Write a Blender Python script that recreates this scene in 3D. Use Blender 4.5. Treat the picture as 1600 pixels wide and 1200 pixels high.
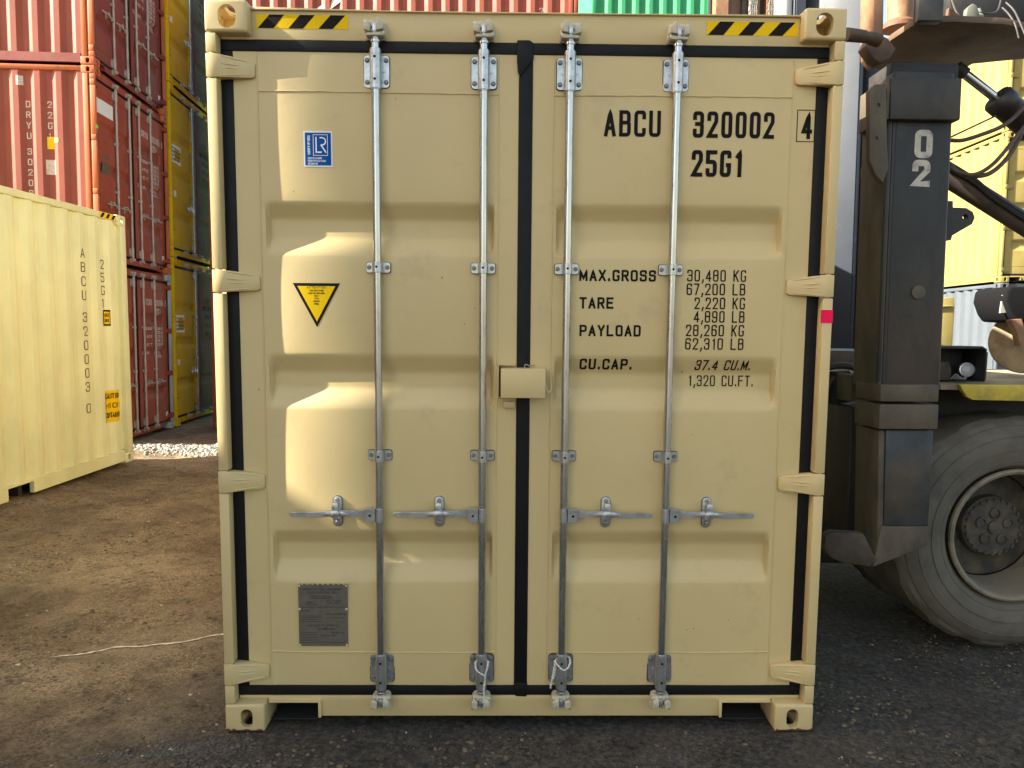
import bpy, bmesh, math, random
import numpy as np
from mathutils import Vector, Matrix
random.seed(7); rng = np.random.default_rng(11)
S = bpy.context.scene; COL = S.collection
for o in list(bpy.data.objects): bpy.data.objects.remove(o)
R = math.radians; PI = math.pi

# ------------------------------------------------------------------ camera
CAM_F = 1155.0                                     # focal length in pixels of the 1600 px wide photograph
CAM_P = Vector((-0.09303, -2.95891, 1.65066))
CAM_R = Vector((0.99986304, -0.01477472, 0.00745708))
CAM_U = Vector((-0.00642415, 0.06876657, 0.99761209))
CAM_D = Vector((0.01525224, 0.99752337, -0.06866224))
cd = bpy.data.cameras.new('camera'); cam = bpy.data.objects.new('camera', cd); COL.objects.link(cam)
cd.sensor_width = 36; cd.lens = CAM_F/1600*36; cd.clip_start = .05; cd.clip_end = 2000
M = Matrix.Identity(4)
for i, v in enumerate((CAM_R, CAM_U, -CAM_D)):
    for j in range(3): M[j][i] = v[j]
M.translation = CAM_P; cam.matrix_world = M
S.camera = cam
# ------------------------------------------------------------------ light
SUN_EL, SUN_AZ = R(35), R(14)                       # azimuth: degrees in front of the door plane, coming from the left
to_sun = Vector((-math.cos(SUN_AZ)*math.cos(SUN_EL), -math.sin(SUN_AZ)*math.cos(SUN_EL), math.sin(SUN_EL)))
W = bpy.data.worlds.new('World'); S.world = W; W.use_nodes = True
nt = W.node_tree; bg = nt.nodes['Background']; sky = nt.nodes.new('ShaderNodeTexSky')
sky.sky_type = 'NISHITA'; sky.sun_disc = False; sky.sun_elevation = SUN_EL
sky.sun_rotation = math.atan2(to_sun.x, to_sun.y); sky.air_density = 1.0; sky.dust_density = 2.2; sky.ozone_density = .8
tint = nt.nodes.new('ShaderNodeMixRGB'); tint.blend_type = 'MULTIPLY'; tint.inputs[0].default_value = 1; tint.inputs[2].default_value = (1, .89, .72, 1)   # the camera's white balance for open shade
nt.links.new(sky.outputs[0], tint.inputs[1]); nt.links.new(tint.outputs[0], bg.inputs[0]); bg.inputs[1].default_value = .10
sd = bpy.data.lights.new('sun', 'SUN'); so = bpy.data.objects.new('sun', sd); COL.objects.link(so)
sd.energy = 5.0; sd.angle = R(.55); sd.color = (1, .93, .80)
so.rotation_euler = to_sun.to_track_quat('Z', 'Y').to_euler()
S.view_settings.view_transform = 'Standard'; S.view_settings.look = 'None'
S.view_settings.gamma = 1; S.view_settings.use_curve_mapping = False
S.view_settings.exposure = 2.30
S.render.resolution_x = 1024; S.render.resolution_y = 768
S.render.engine = 'CYCLES'
S.cycles.max_bounces = 8; S.cycles.diffuse_bounces = 5

# ------------------------------------------------------------------ materials
MATS = {}
def mat(name, col, rough=.5, metal=0., var=.10, scale=6., bump=0., bscale=40., dirt=None, damt=.45, dscale=3.,
        stretch=(1, 1, 1), spec=.5, rvar=.12):
    """procedural paint / metal / rubber: noise colour variation, optional dirt or rust patches, fine bump"""
    if name in MATS: return MATS[name]
    m = bpy.data.materials.new(name); m.use_nodes = True; t = m.node_tree; N, L = t.nodes, t.links
    b = N['Principled BSDF']; b.inputs['Metallic'].default_value = metal; b.inputs['Specular IOR Level'].default_value = spec
    tc = N.new('ShaderNodeTexCoord'); mp = N.new('ShaderNodeMapping'); mp.inputs['Scale'].default_value = stretch
    L.new(tc.outputs['Object'], mp.inputs[0])
    n1 = N.new('ShaderNodeTexNoise'); n1.inputs['Scale'].default_value = scale; n1.inputs['Detail'].default_value = 6
    n1.inputs['Roughness'].default_value = .6; L.new(mp.outputs[0], n1.inputs['Vector'])
    r1 = N.new('ShaderNodeValToRGB'); r1.color_ramp.elements[0].position = .3; r1.color_ramp.elements[1].position = .7
    r1.color_ramp.elements[0].color = [c*(1-var) for c in col]+[1]; r1.color_ramp.elements[1].color = [min(1, c*(1+var)) for c in col]+[1]
    L.new(n1.outputs[0], r1.inputs[0]); out = r1.outputs[0]
    if dirt:
        n2 = N.new('ShaderNodeTexNoise'); n2.inputs['Scale'].default_value = dscale; n2.inputs['Detail'].default_value = 10
        n2.inputs['Roughness'].default_value = .68; L.new(mp.outputs[0], n2.inputs['Vector'])
        r2 = N.new('ShaderNodeValToRGB'); r2.color_ramp.elements[0].position = .62-damt*.35; r2.color_ramp.elements[1].position = .78-damt*.2
        L.new(n2.outputs[0], r2.inputs[0])
        mx = N.new('ShaderNodeMixRGB'); L.new(r2.outputs[0], mx.inputs[0]); L.new(out, mx.inputs[1]); mx.inputs[2].default_value = (*dirt, 1)
        out = mx.outputs[0]
    L.new(out, b.inputs['Base Color'])
    n3 = N.new('ShaderNodeTexNoise'); n3.inputs['Scale'].default_value = scale*2.3; n3.inputs['Detail'].default_value = 4
    L.new(mp.outputs[0], n3.inputs['Vector'])
    mr = N.new('ShaderNodeMapRange'); mr.inputs[3].default_value = max(.03, rough-rvar); mr.inputs[4].default_value = min(1, rough+rvar)
    L.new(n3.outputs[0], mr.inputs[0]); L.new(mr.outputs[0], b.inputs['Roughness'])
    if bump:
        n4 = N.new('ShaderNodeTexNoise'); n4.inputs['Scale'].default_value = bscale; n4.inputs['Detail'].default_value = 5
        L.new(tc.outputs['Object'], n4.inputs['Vector'])
        bp = N.new('ShaderNodeBump'); bp.inputs['Strength'].default_value = 1; bp.inputs['Distance'].default_value = bump
        L.new(n4.outputs[0], bp.inputs['Height']); L.new(bp.outputs[0], b.inputs['Normal'])
    MATS[name] = m; return m

BEIGE = mat('beige_paint', (.60, .462, .222), .46, var=.035, scale=1.6, bump=.0006, bscale=22, dirt=(.50, .39, .20), damt=.12, dscale=5)
BLACKRUB = mat('gasket_rubber', (.005, .005, .006), .6, var=.2, spec=.25)
GALV = mat('galvanised_steel', (.50, .52, .54), .36, metal=.85, var=.22, scale=26, bump=.0004, bscale=120, dirt=(.30, .30, .29), damt=.2, dscale=30)
GALVR = mat('galvanised_rod', (.52, .53, .53), .27, metal=.95, var=.12, scale=14, dirt=(.22, .21, .19), damt=.16, dscale=60, stretch=(1, 1, .12))
CASTG = mat('cast_keeper_paint', (.52, .47, .34), .5, var=.15, scale=40, bump=.001, bscale=80, dirt=(.33, .31, .26), damt=.3, dscale=50)
INK = mat('black_ink', (.010, .007, .006), .7, var=.1, spec=.15)
WHITEINK = mat('white_ink', (.70, .68, .64), .6, var=.1)
FADEINK = mat('faded_white_ink', (.62, .56, .50), .7, var=.15, scale=30, dirt=(.4, .2, .15), damt=.5, dscale=30)
YEL = mat('warning_yellow', (.78, .50, .006), .6, var=.04, spec=.12)
YELH = mat('reflective_yellow', (.82, .52, .006), .6, var=.03, spec=.12)
BLUEP = mat('label_blue', (.002, .075, .31), .6, var=.08, scale=40, spec=.12)
WHITEP = mat('label_white', (.75, .78, .78), .4, var=.03)
PLATE = mat('data_plate_metal', (.115, .098, .072), .6, metal=0, var=.12, scale=50)
PLATEINK = mat('plate_engraving', (.045, .04, .035), .6)
PINK = mat('pink_tape', (.85, .01, .08), .6, var=.03, spec=.15)
GREENTAPE = mat('green_tape', (.08, .80, .10), .5, var=.03)
ROPE = mat('twine', (.62, .60, .55), .85, var=.2, scale=90)
DARKF = mat('underbody_black', (.012, .011, .010), .8)
PLY = mat('plywood_floor', (.05, .04, .03), .9)

# ------------------------------------------------------------------ mesh builder
class MB:
    def __init__(s): s.v = []; s.f = []; s.m = []
    def add(s, vs, fs, mi=0):
        o = len(s.v); s.v += [tuple(v) for v in vs]; s.f += [tuple(i+o for i in f) for f in fs]; s.m += [mi]*len(fs); return s
    def box(s, x0, x1, y0, y1, z0, z1, mi=0, T=None):
        vs = [Vector((x, y, z)) for x in (x0, x1) for y in (y0, y1) for z in (z0, z1)]
        if T: vs = [T @ v for v in vs]
        return s.add(vs, [(0, 1, 3, 2), (4, 6, 7, 5), (0, 4, 5, 1), (2, 3, 7, 6), (0, 2, 6, 4), (1, 5, 7, 3)], mi)
    def prism(s, poly, d0, d1, ax='y', mi=0):
        """polygon (a,b) extruded between d0 and d1. ax y: (x,z) ; ax x: (y,z) ; ax z: (x,y)"""
        n = len(poly)
        def P(a, b, d): return (a, d, b) if ax == 'y' else ((d, a, b) if ax == 'x' else (a, b, d))
        vs = [P(a, b, d0) for a, b in poly]+[P(a, b, d1) for a, b in poly]
        fs = [tuple(range(n)), tuple(range(2*n-1, n-1, -1))]+[(i, i+n, (i+1) % n+n, (i+1) % n) for i in range(n)]
        return s.add(vs, fs, mi)
    def loft(s, rings, mi=0, caps=True, closed=True):
        n = len(rings[0]); vs = [p for r in rings for p in r]; fs = []
        for k in range(len(rings)-1):
            for i in range(n if closed else n-1):
                j = (i+1) % n; fs.append((k*n+i, k*n+j, (k+1)*n+j, (k+1)*n+i))
        if caps: fs += [tuple(range(n-1, -1, -1)), tuple(range((len(rings)-1)*n, len(rings)*n))]
        return s.add(vs, fs, mi)
    def cyl(s, a, b, r, r2=None, n=16, mi=0, caps=True):
        a = Vector(a); b = Vector(b); d = (b-a).normalized(); r2 = r if r2 is None else r2
        u = d.orthogonal().normalized(); w = d.cross(u)
        ring = lambda c, q: [c+(u*math.cos(t)+w*math.sin(t))*q for t in [2*PI*i/n for i in range(n)]]
        return s.loft([ring(a, r), ring(b, r2)], mi, caps)
    def lathe(s, prof, c, axis, n=32, mi=0):
        """prof: list of (distance along axis, radius)"""
        c = Vector(c); d = Vector(axis).normalized(); u = d.orthogonal().normalized(); w = d.cross(u)
        rings = [[c+d*h+(u*math.cos(t)+w*math.sin(t))*max(q, .0005) for t in [2*PI*i/n for i in range(n)]] for h, q in prof]
        return s.loft(rings, mi, caps=True)
    def tube(s, pts, r, n=8, mi=0):
        pts = [Vector(p) for p in pts]; rings = []; u = None
        for i, p in enumerate(pts):
            d = (pts[min(i+1, len(pts)-1)]-pts[max(i-1, 0)]).normalized()
            u = d.orthogonal().normalized() if u is None else (u-d*u.dot(d)).normalized()
            w = d.cross(u); rings.append([p+(u*math.cos(t)+w*math.sin(t))*r for t in [2*PI*k/n for k in range(n)]])
        return s.loft(rings, mi)
    def mesh(s, name, mats, bevel=0, smooth=35, seg=2):
        me = bpy.data.meshes.new(name); me.from_pydata([tuple(v) for v in s.v], [], s.f); 
        me.polygons.foreach_set('material_index', s.m)
        for m in (mats if isinstance(mats, (list, tuple)) else [mats]): me.materials.append(m)
        bm = bmesh.new(); bm.from_mesh(me); bmesh.ops.recalc_face_normals(bm, faces=bm.faces)
        if bevel:
            es = [e for e in bm.edges if len(e.link_faces) == 2 and e.calc_face_angle(0) > R(30)]
            bmesh.ops.bevel(bm, geom=es, offset=bevel, segments=seg, affect='EDGES', profile=.5, clamp_overlap=True)
        bm.to_mesh(me); bm.free()
        if smooth:
            me.polygons.foreach_set('use_smooth', [True]*len(me.polygons)); me.set_sharp_from_angle(angle=R(smooth))
        me.update(); return me
    def build(s, name, mats, parent=None, **k): return ob(name, s.mesh(name, mats, **k), parent)
def ob(name, data, parent=None, loc=None, scale=None, label=None):
    o = bpy.data.objects.new(name, data); COL.objects.link(o)
    if parent: o.parent = parent
    if loc: o.location = loc
    if scale: o.scale = scale
    if label: o['label'] = label
    return o
def tag(o, label=None, cat=None, group=None, kind=None):
    for k, v in (('label', label), ('category', cat), ('group', group), ('kind', kind)):
        if v: o[k] = v
    return o
def empty(name, loc=(0, 0, 0), rot=(0, 0, 0)):
    e = bpy.data.objects.new(name, None); COL.objects.link(e); e.location = loc; e.rotation_euler = rot; e.empty_display_size = .2; return e
def at(px, py, Y):
    """point on the vertical plane y = Y seen at this pixel of the 1600x1200 photograph"""
    d = CAM_D+CAM_R*((px-800)/CAM_F)-CAM_U*((py-600)/CAM_F); t = (Y-CAM_P.y)/d.y
    return CAM_P+d*t
def catmull(P, n=8):
    P = [Vector(p) for p in P]; out = []
    for i in range(len(P)-1):
        a, b, c, d = P[max(i-1, 0)], P[i], P[i+1], P[min(i+2, len(P)-1)]
        for k in range(n):
            t = k/n; out.append(.5*((2*b)+(c-a)*t+(2*a-5*b+4*c-d)*t*t+(3*b-a-3*c+d)*t**3))
    return out+[P[-1]]

# ------------------------------------------------------------------ stencil alphabet (strokes on a 4 x 8 cell; radius per point)
_r = 1.3
GL = {
 '0': [[(0, 0, _r), (4, 0, _r), (4, 8, _r), (0, 8, _r), 'c']], 'O': [[(0, 0, _r), (4, 0, _r), (4, 8, _r), (0, 8, _r), 'c']],
 'D': [[(0, 0, 0), (4, 0, _r), (4, 8, _r), (0, 8, 0), 'c']], '1': [[(1.0, 6.6, 0), (2.2, 8, 0), (2.2, 0, 0)]],
 '2': [[(0, 6, 0), (0, 8, _r), (4, 8, _r), (4, 5.1, 0), (0, 0, 0), (4, 0, 0)]],
 '3': [[(0, 6.3, 0), (0, 8, _r), (4, 8, _r), (4, 4.2, .9), (1.2, 4.2, 0)], [(1.4, 4.2, 0), (4, 4.2, .9), (4, 0, _r), (0, 0, _r), (0, 1.8, 0)]],
 '4': [[(3.1, 0, 0), (3.1, 8, 0), (0, 2, 0), (4.2, 2, 0)]],
 '5': [[(4, 8, 0), (0, 8, 0), (0, 4.6, 0), (4, 4.6, _r), (4, 0, _r), (0, 0, _r), (0, 1.6, 0)]],
 '6': [[(4, 6.6, 0), (4, 8, _r), (0, 8, _r), (0, 0, _r), (4, 0, _r), (4, 4.6, _r), (0, 4.6, 0)]],
 '7': [[(0, 8, 0), (4, 8, 0), (1.4, 0, 0)]],
 '8': [[(0, 4.3, .7), (0, 8, _r), (4, 8, _r), (4, 4.3, .7), 'c'], [(0, 0, _r), (4, 0, _r), (4, 4.3, .7), (0, 4.3, .7), 'c']],
 '9': [[(0, 1.4, 0), (0, 0, _r), (4, 0, _r), (4, 8, _r), (0, 8, _r), (0, 3.4, _r), (4, 3.4, 0)]],
 'A': [[(0, 0, 0), (2, 8, 0), (4, 0, 0)], [(.6, 2.3, 0), (3.4, 2.3, 0)]],
 'B': [[(0, 0, 0), (0, 8, 0), (3.8, 8, _r), (3.8, 4.3, .7), (0, 4.3, 0)], [(0, 4.3, 0), (4, 4.3, .8), (4, 0, _r), (0, 0, 0)]],
 'C': [[(4, 6.2, 0), (4, 8, _r), (0, 8, _r), (0, 0, _r), (4, 0, _r), (4, 1.8, 0)]],
 'E': [[(4, 8, 0), (0, 8, 0), (0, 0, 0), (4, 0, 0)], [(0, 4.2, 0), (3.4, 4.2, 0)]], 'F': [[(4, 8, 0), (0, 8, 0), (0, 0, 0)], [(0, 4.2, 0), (3.4, 4.2, 0)]],
 'G': [[(4, 6.7, 0), (4, 8, _r), (0, 8, _r), (0, 0, _r), (4, 0, _r), (4, 3.5, 0), (3.3, 3.5, 0)]],
 'H': [[(0, 0, 0), (0, 8, 0)], [(4, 0, 0), (4, 8, 0)], [(0, 4.2, 0), (4, 4.2, 0)]], 'I': [[(2, 0, 0), (2, 8, 0)]],
 'K': [[(0, 0, 0), (0, 8, 0)], [(4, 8, 0), (.3, 3.4, 0)], [(1.3, 4.8, 0), (4, 0, 0)]], 'L': [[(0, 8, 0), (0, 0, 0), (3.8, 0, 0)]],
 'M': [[(0, 0, 0), (0, 8, 0), (2.4, 1.2, 0), (4.8, 8, 0), (4.8, 0, 0)]], 'N': [[(0, 0, 0), (0, 8, 0), (4, 0, 0), (4, 8, 0)]],
 'P': [[(0, 0, 0), (0, 8, 0), (4, 8, _r), (4, 3.6, _r), (0, 3.6, 0)]],
 'R': [[(0, 0, 0), (0, 8, 0), (4, 8, _r), (4, 4, _r), (0, 4, 0)], [(2, 4, 0), (4.1, 0, 0)]],
 'S': [[(4, 6.3, 0), (4, 8, _r), (0, 8, _r), (0, 4.3, _r), (4, 4.3, _r), (4, 0, _r), (0, 0, _r), (0, 1.7, 0)]],
 'T': [[(0, 8, 0), (4, 8, 0)], [(2, 8, 0), (2, 0, 0)]], 'U': [[(0, 8, 0), (0, 0, _r), (4, 0, _r), (4, 8, 0)]],
 'V': [[(0, 8, 0), (2, 0, 0), (4, 8, 0)]], 'W': [[(0, 8, 0), (1.2, 0, 0), (2.4, 6, 0), (3.6, 0, 0), (4.8, 8, 0)]],
 'X': [[(0, 0, 0), (4, 8, 0)], [(0, 8, 0), (4, 0, 0)]], 'Y': [[(0, 8, 0), (2, 3.6, 0), (4, 8, 0)], [(2, 3.6, 0), (2, 0, 0)]],
 '.': [[(.3, 0, 0), (.3, .9, 0)]], ',': [[(.8, .8, 0), (.1, -1.6, 0)]], ' ': [], '-': [[(.5, 4, 0), (3, 4, 0)]]}
ADV = {'.': .6, ',': .7, 'M': 4.8, 'W': 4.8, '1': 2.6, 'I': 2.2, ' ': 2.4}
OFFX = {'1': -.2, 'I': -.9}
def rounded(pts, closed):
    out = []; n = len(pts)
    for i, (x, y, r) in enumerate(pts):
        p = Vector((x, y))
        if r <= 0 or (not closed and i in (0, n-1)): out.append(p); continue
        a = Vector(pts[i-1][:2]); b = Vector(pts[(i+1) % n][:2]); da = (a-p); db = (b-p)
        rr = min(r, da.length*.5, db.length*.5); A = p+da.normalized()*rr; B = p+db.normalized()*rr
        for k in range(5):
            t = k/4; out.append(A*(1-t)**2+p*2*t*(1-t)+B*t*t)
    return out
def text(mb, s, x, z, w, h, sw, place, mi=0, gap=1.9, slant=0., maxseg=99., rot=False):
    """write s from x to x+w (baseline z, height h, stroke sw); place(a, b, lift) -> 3D point"""
    tot = sum(ADV.get(c, 4)+gap for c in s)-gap; tot = max(tot, .1); k = (w-sw)/tot if w else h/8; kz = (h-sw)/8; cx = 0.; li = 0
    for c in s:
        for st in GL[c]:
            cl = st[-1] == 'c'; P = rounded([p for p in st if p != 'c'], cl); li += 1
            P = [Vector((x+sw/2+(cx+OFFX.get(c, 0)+p.x+slant*p.y)*k, z+sw/2+p.y*kz)) for p in P]
            if cl: P.append(P[0])
            if maxseg < 9:
                Q = [P[0]]
                for a, b in zip(P, P[1:]):
                    m = max(1, int((b-a).length/maxseg+.99))
                    Q += [a.lerp(b, (i+1)/m) for i in range(m)]
                P = Q
            L_, R_ = [], []; n = len(P)
            for i, p in enumerate(P):
                if cl and i in (0, n-1): d1 = (P[-1]-P[-2]).normalized(); d2 = (P[1]-P[0]).normalized()
                else: d1 = (p-P[i-1]).normalized() if i else (P[1]-P[0]).normalized(); d2 = (P[i+1]-p).normalized() if i < n-1 else d1
                d = (d1+d2); d = d.normalized() if d.length > 1e-6 else d1
                nn = Vector((-d.y, d.x)); f = min(1/max(.35, nn.dot(Vector((-d1.y, d1.x)))), 1.8)
                e = p-d*sw*.5 if (i == 0 and not cl) else (p+d*sw*.5 if (i == n-1 and not cl) else p)
                L_.append(e+nn*sw*.5*f); R_.append(e-nn*sw*.5*f)
            lift = .0012+.00008*(li % 4); vs = []
            for a, b in zip(L_, R_): vs += [place(a.x, a.y, lift), place(b.x, b.y, lift)]
            mb.add(vs, [(2*i, 2*i+1, 2*i+3, 2*i+2) for i in range(n-1)], mi)
        cx += ADV.get(c, 4)+gap
def words(s, x, w, sw, gap):
    tot = max(.1, sum(ADV.get(c, 4)+gap for c in s)-gap); k = (w-sw)/tot; cx = 0.; out = []
    for wd in s.split(' '):
        u = sum(ADV.get(c, 4)+gap for c in wd)-gap; out.append((wd, x+cx*k, u*k+sw)); cx += u+gap+ADV[' ']+gap
    return out
def vtext(mb, s, x, ztop, w, h, step, sw, place, mi=0):
    z = ztop
    for c in s:
        if c != ' ': text(mb, c, x, z-h, w*(ADV.get(c, 4)/4), h, sw, place, mi)
        z -= step*(.55 if c == ' ' else 1)

# ------------------------------------------------------------------ the shipping container prototype  (door end at y=0 facing -y)
CW, CL, CH = 1.219, 6.058, 2.896
FACE = .055                                         # door face lies this far behind the corner castings
REC = [(2.155, 2.095, 2.022, 1.956), (1.555, 1.487, 1.418, 1.348), (.835, .777, .706, .626)]
def recess0(z):
    for a, b, c, d in REC:
        if d <= z <= a:
            if z > b: return (a-z)/(a-b)
            if z < c: return (z-d)/(c-d)
            return 1.
    return 0.
def recess(z): return sum(recess0(z+d) for d in (-.010, -.0067, -.0033, 0, .0033, .0067, .010))/7
SECT = ((2.155, 2.72), (1.555, 1.956), (.835, 1.348), (.18, .626))
def bulge(x, z):
    ax = abs(x); q = max(0, min(1, (1.03-ax)/.16))*max(0, min(1, (ax-.11)/.16)); q = q*q*(3-2*q)
    for a, b in SECT:
        if a < z < b: return -.0062*q*math.sin(PI*(z-a)/(b-a))**.7
    return 0
def yface(x, z):
    ax = abs(x); ins = min(1, max(0, (1.022-ax)/.012))*min(1, max(0, (ax-.122)/.012))
    return FACE+.036*recess(z)*ins+bulge(x, z)+(.0010*math.sin(x*5.1+z*2.3)*math.sin(z*3.7+1)+.0008*math.sin(x*11+1.3)*math.sin(z*7.9))*ins
place_door = lambda a, b, l: (a, yface(a, b)-l, b)

def boolean_mesh(base, cutters):
    o = ob('corner_casting', base); cs = []
    for c in cutters:
        q = ob('cut', c); cs.append(q); md = o.modifiers.new('b', 'BOOLEAN'); md.operation = 'DIFFERENCE'; md.object = q; md.solver = 'EXACT'
    bpy.context.view_layer.update()
    me = bpy.data.meshes.new_from_object(o.evaluated_get(bpy.context.evaluated_depsgraph_get()))
    for q in cs+[o]: bpy.data.objects.remove(q)
    me.polygons.foreach_set('use_smooth', [True]*len(me.polygons)); me.set_sharp_from_angle(angle=R(35)); return me
def oval(cx, cz, w, h, n=20):
    out = []
    for i in range(n):
        t = 2*PI*i/n; c, s_ = math.cos(t), math.sin(t); r = w/2
        out.append((cx+r*c, cz+r*s_+(1 if s_ > 0 else -1 if s_ < 0 else 0)*(h-w)/2))
    return out
# corner casting, origin at its outer lower corner (x to the inside, y back, z up)
cast_base = MB().box(0, .162, 0, .178, 0, .118).mesh('corner_casting', BEIGE, bevel=.011, seg=3)
cavity = MB().box(.022, .140, .026, .152, .018, .100).mesh('c', BEIGE)
hole_low = MB().prism(oval(.089, .059, .050, .080), -.05, .1, 'y').mesh('c', BEIGE)
hole_top = MB().prism(oval(.086, .056, .068, .086), -.05, .1, 'y').mesh('c', BEIGE)
hole_side = MB().prism(oval(.089, .059, .052, .080), -.05, .1, 'x').mesh('c', BEIGE)
hole_cap = MB().prism([(x, y) for x, y in oval(.089, .081, .060, .110)], .06, .2, 'z').mesh('c', BEIGE)
hole_capb = MB().prism([(x, y) for x, y in oval(.089, .081, .060, .110)], -.1, .05, 'z').mesh('c', BEIGE)
ME_CAST_LOW = boolean_mesh(cast_base, [cavity, hole_low, hole_side, hole_capb])
ME_CAST_TOP = boolean_mesh(cast_base, [cavity, hole_top, hole_side, hole_cap])

HZ = (2.657, 1.8455, 1.048, .2455)                   # hinge heights
def corrugated(along0, along1, b0, b1, y_out, y_in, T, pitch=.278, mi=0, period=None):
    """vertical trapezoid corrugation; T(a, depth, z) -> point"""
    pr_ = [(0, y_out), (.072, y_out), (.140, y_in), (.210, y_in)]; pts = []; a = along0
    k = pitch/.278
    while a < along1:
        for da, d in pr_:
            if a+da*k <= along1: pts.append((a+da*k, d))
        a += pitch
    pts.append((along1, y_out)); mb = MB()
    vs = []; 
    for a, d in pts: vs += [T(a, d, b0), T(a, d, b1)]
    mb.add(vs, [(2*i, 2*i+1, 2*i+3, 2*i+2) for i in range(len(pts)-1)], mi)
    return mb
def make_container():
    root = empty('shipping_container'); P = BEIGE
    for sx in (-1, 1):
        for yy in (0, CL):
            for zz, me in ((0, ME_CAST_LOW), (CH-.118, ME_CAST_TOP)):
                ob('corner_casting', me, root, (sx*CW, yy, zz), (-sx, 1 if yy == 0 else -1, 1))
    cuts = [.118]+sum([[z-.045, z+.045] for z in reversed(HZ)], [])+[CH-.118]
    for sx in (-1, 1):
        m = MB(); zs = list(zip(cuts[:-1], cuts[1:]))
        for i, (a, b) in enumerate(zs):
            if i % 2: m.box(sx*1.2185, sx*1.176, .006, .07, a+.003, b-.003)            # hinge knuckle seat
            else: m.prism([(sx*1.217, .003), (sx*1.178, .003), (sx*1.178, .095), (sx*1.195, .095), (sx*1.217, .06)], a+.003, b-.003, 'z')
        m.box(sx*1.219, sx*1.10, .096, .16, .118, CH-.118)
        m.build('corner_post', P, root, bevel=.003)
        MB().box(sx*1.217, sx*1.12, CL-.12, CL-.004, .118, CH-.118).build('corner_post', P, root, bevel=.004)
    # header with thin drip lip, sill with fork pockets cut out
    for a in (-1, 1): pshade = MB(); pshade.box(a*.857, a*1.04, .062, .23, .020, .026); pshade.box(a*.858, a*1.045, .225, .235, .027, .138); pshade.build('pocket_shade_plate', DARKF, root)  # black plates added so the fork openings read as deep shade
    h = MB(); h.box(-1.057, 1.057, .050, .12, 2.768, 2.874); h.box(-1.175, 1.175, .052, .12, 2.768, 2.79)
    h.prism([(-1.055, 2.875), (-.2, 2.872), (.6, 2.875), (1.055, 2.876), (1.055, 2.883), (.3, 2.879), (-.5, 2.8775), (-1.055, 2.885)], .040, .13)
    h.build('header', P, root, bevel=.0015)
    s_ = MB(); fx0, fx1, ft = .845, 1.016, .108
    s_.prism([(-1.055, .112), (-1.055, .132), (1.055, .132), (1.055, .112), (fx1, ft), (fx0, ft), (fx0, .044), (-fx0, .044), (-fx0, ft), (-fx1, ft)], .048, .06)
    s_.box(-1.175, 1.175, .052, .1, .119, .133)
    for a in (-1, 1): s_.box(a*fx0, a*(fx0-.012), .034, .2, .043, ft+.004); s_.box(a*(fx0-.012), a*1.05, .034, .2, ft, ft+.008)
    s_.build('sill', P, root, bevel=.0015)
    for a in (-1, 1):
        t = MB().box(a*1.214, a*1.15, .178, CL-.178, CH-.078, CH-.012); t.build('top_rail', P, root, bevel=.004)
        ya, yb = .178, CL-.178; pc = (CL/2-1.03, CL/2+1.03); q = [(ya, .16), (ya, .03)]
        for c in pc: q += [(c-.18, .03), (c-.18, .142), (c+.18, .142), (c+.18, .03)]
        q += [(yb, .03), (yb, .16)]
        b = MB().prism(q, a*1.214, a*1.17, 'x')
        for c in pc: b.box(a*1.168, a*1.10, c-.18, c+.18, .136, .142)
        b.build('bottom_rail', P, root)
        corrugated(.16, CL-.12, .16, CH-.08, a*1.206, a*1.170, lambda u, d, z: (d, u, z)).build('side_panel', P, root, smooth=0)
    corrugated(.12, CL-.12, -1.15, 1.15, CH-.012, CH-.032, lambda u, d, z: (z, u, d)).build('roof_panel', P, root, smooth=0)
    e = corrugated(-1.12, 1.12, .16, CH-.09, CL-.012, CL-.048, lambda u, d, z: (u, d, z)); e.box(-1.057, 1.057, CL-.09, CL-.006, CH-.10, CH-.012); e.box(-1.057, 1.057, CL-.09, CL-.006, .03, .16)
    e.build('end_wall', P, root, smooth=0)
    MB().box(-1.16, 1.16, .12, CL-.1, .14, .17).build('floor', PLY, root)
    for k in range(12): MB().box(-1.165, 1.165, .24+k*.48, .29+k*.48, .03, .139).build('crossmember', DARKF, root)
    # doors
    rod_z0, rod_z1 = .12, 2.785
    me_rod = MB().cyl((0, 0, .20), (0, 0, 2.71), .0158, n=20).cyl((0, 0, .15), (0, 0, .20), .0142, n=20).cyl((0, 0, 2.70), (0, 0, 2.765), .0150, n=20)\
        .cyl((0, 0, .158), (0, 0, .164), .018, n=20).cyl((0, 0, 2.752), (0, 0, 2.760), .0185, n=20).mesh('locking_rod', GALVR)
    def camend(up):
        m = MB(); z = 2.800 if up else .125; d = 1 if up else -1
        m.cyl((0, 0, z-.040*d), (0, 0, z+.012*d), .0135, n=14); m.cyl((-.026, .004, z-.006*d), (.026, .004, z-.006*d), .0125, n=12)
        T = Matrix.Translation((.030, -.004, z+.020*d)) @ Matrix.Rotation(R(-38*d), 4, 'Y'); m.box(-.010, .013, -.010, .012, -.0055, .0055, T=T)
        T = Matrix.Translation((-.024, -.008, z-.018*d)) @ Matrix.Rotation(R(28*d), 4, 'Y'); m.box(-.014, .010, -.009, .012, -.0045, .0045, T=T)
        m.box(-.008, .008, -.016, .02, z-.012*d, z+.018*d)
        return m.mesh('rod_cam', GALV, bevel=.0018)
    me_cam = {True: camend(True), False: camend(False)}
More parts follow.
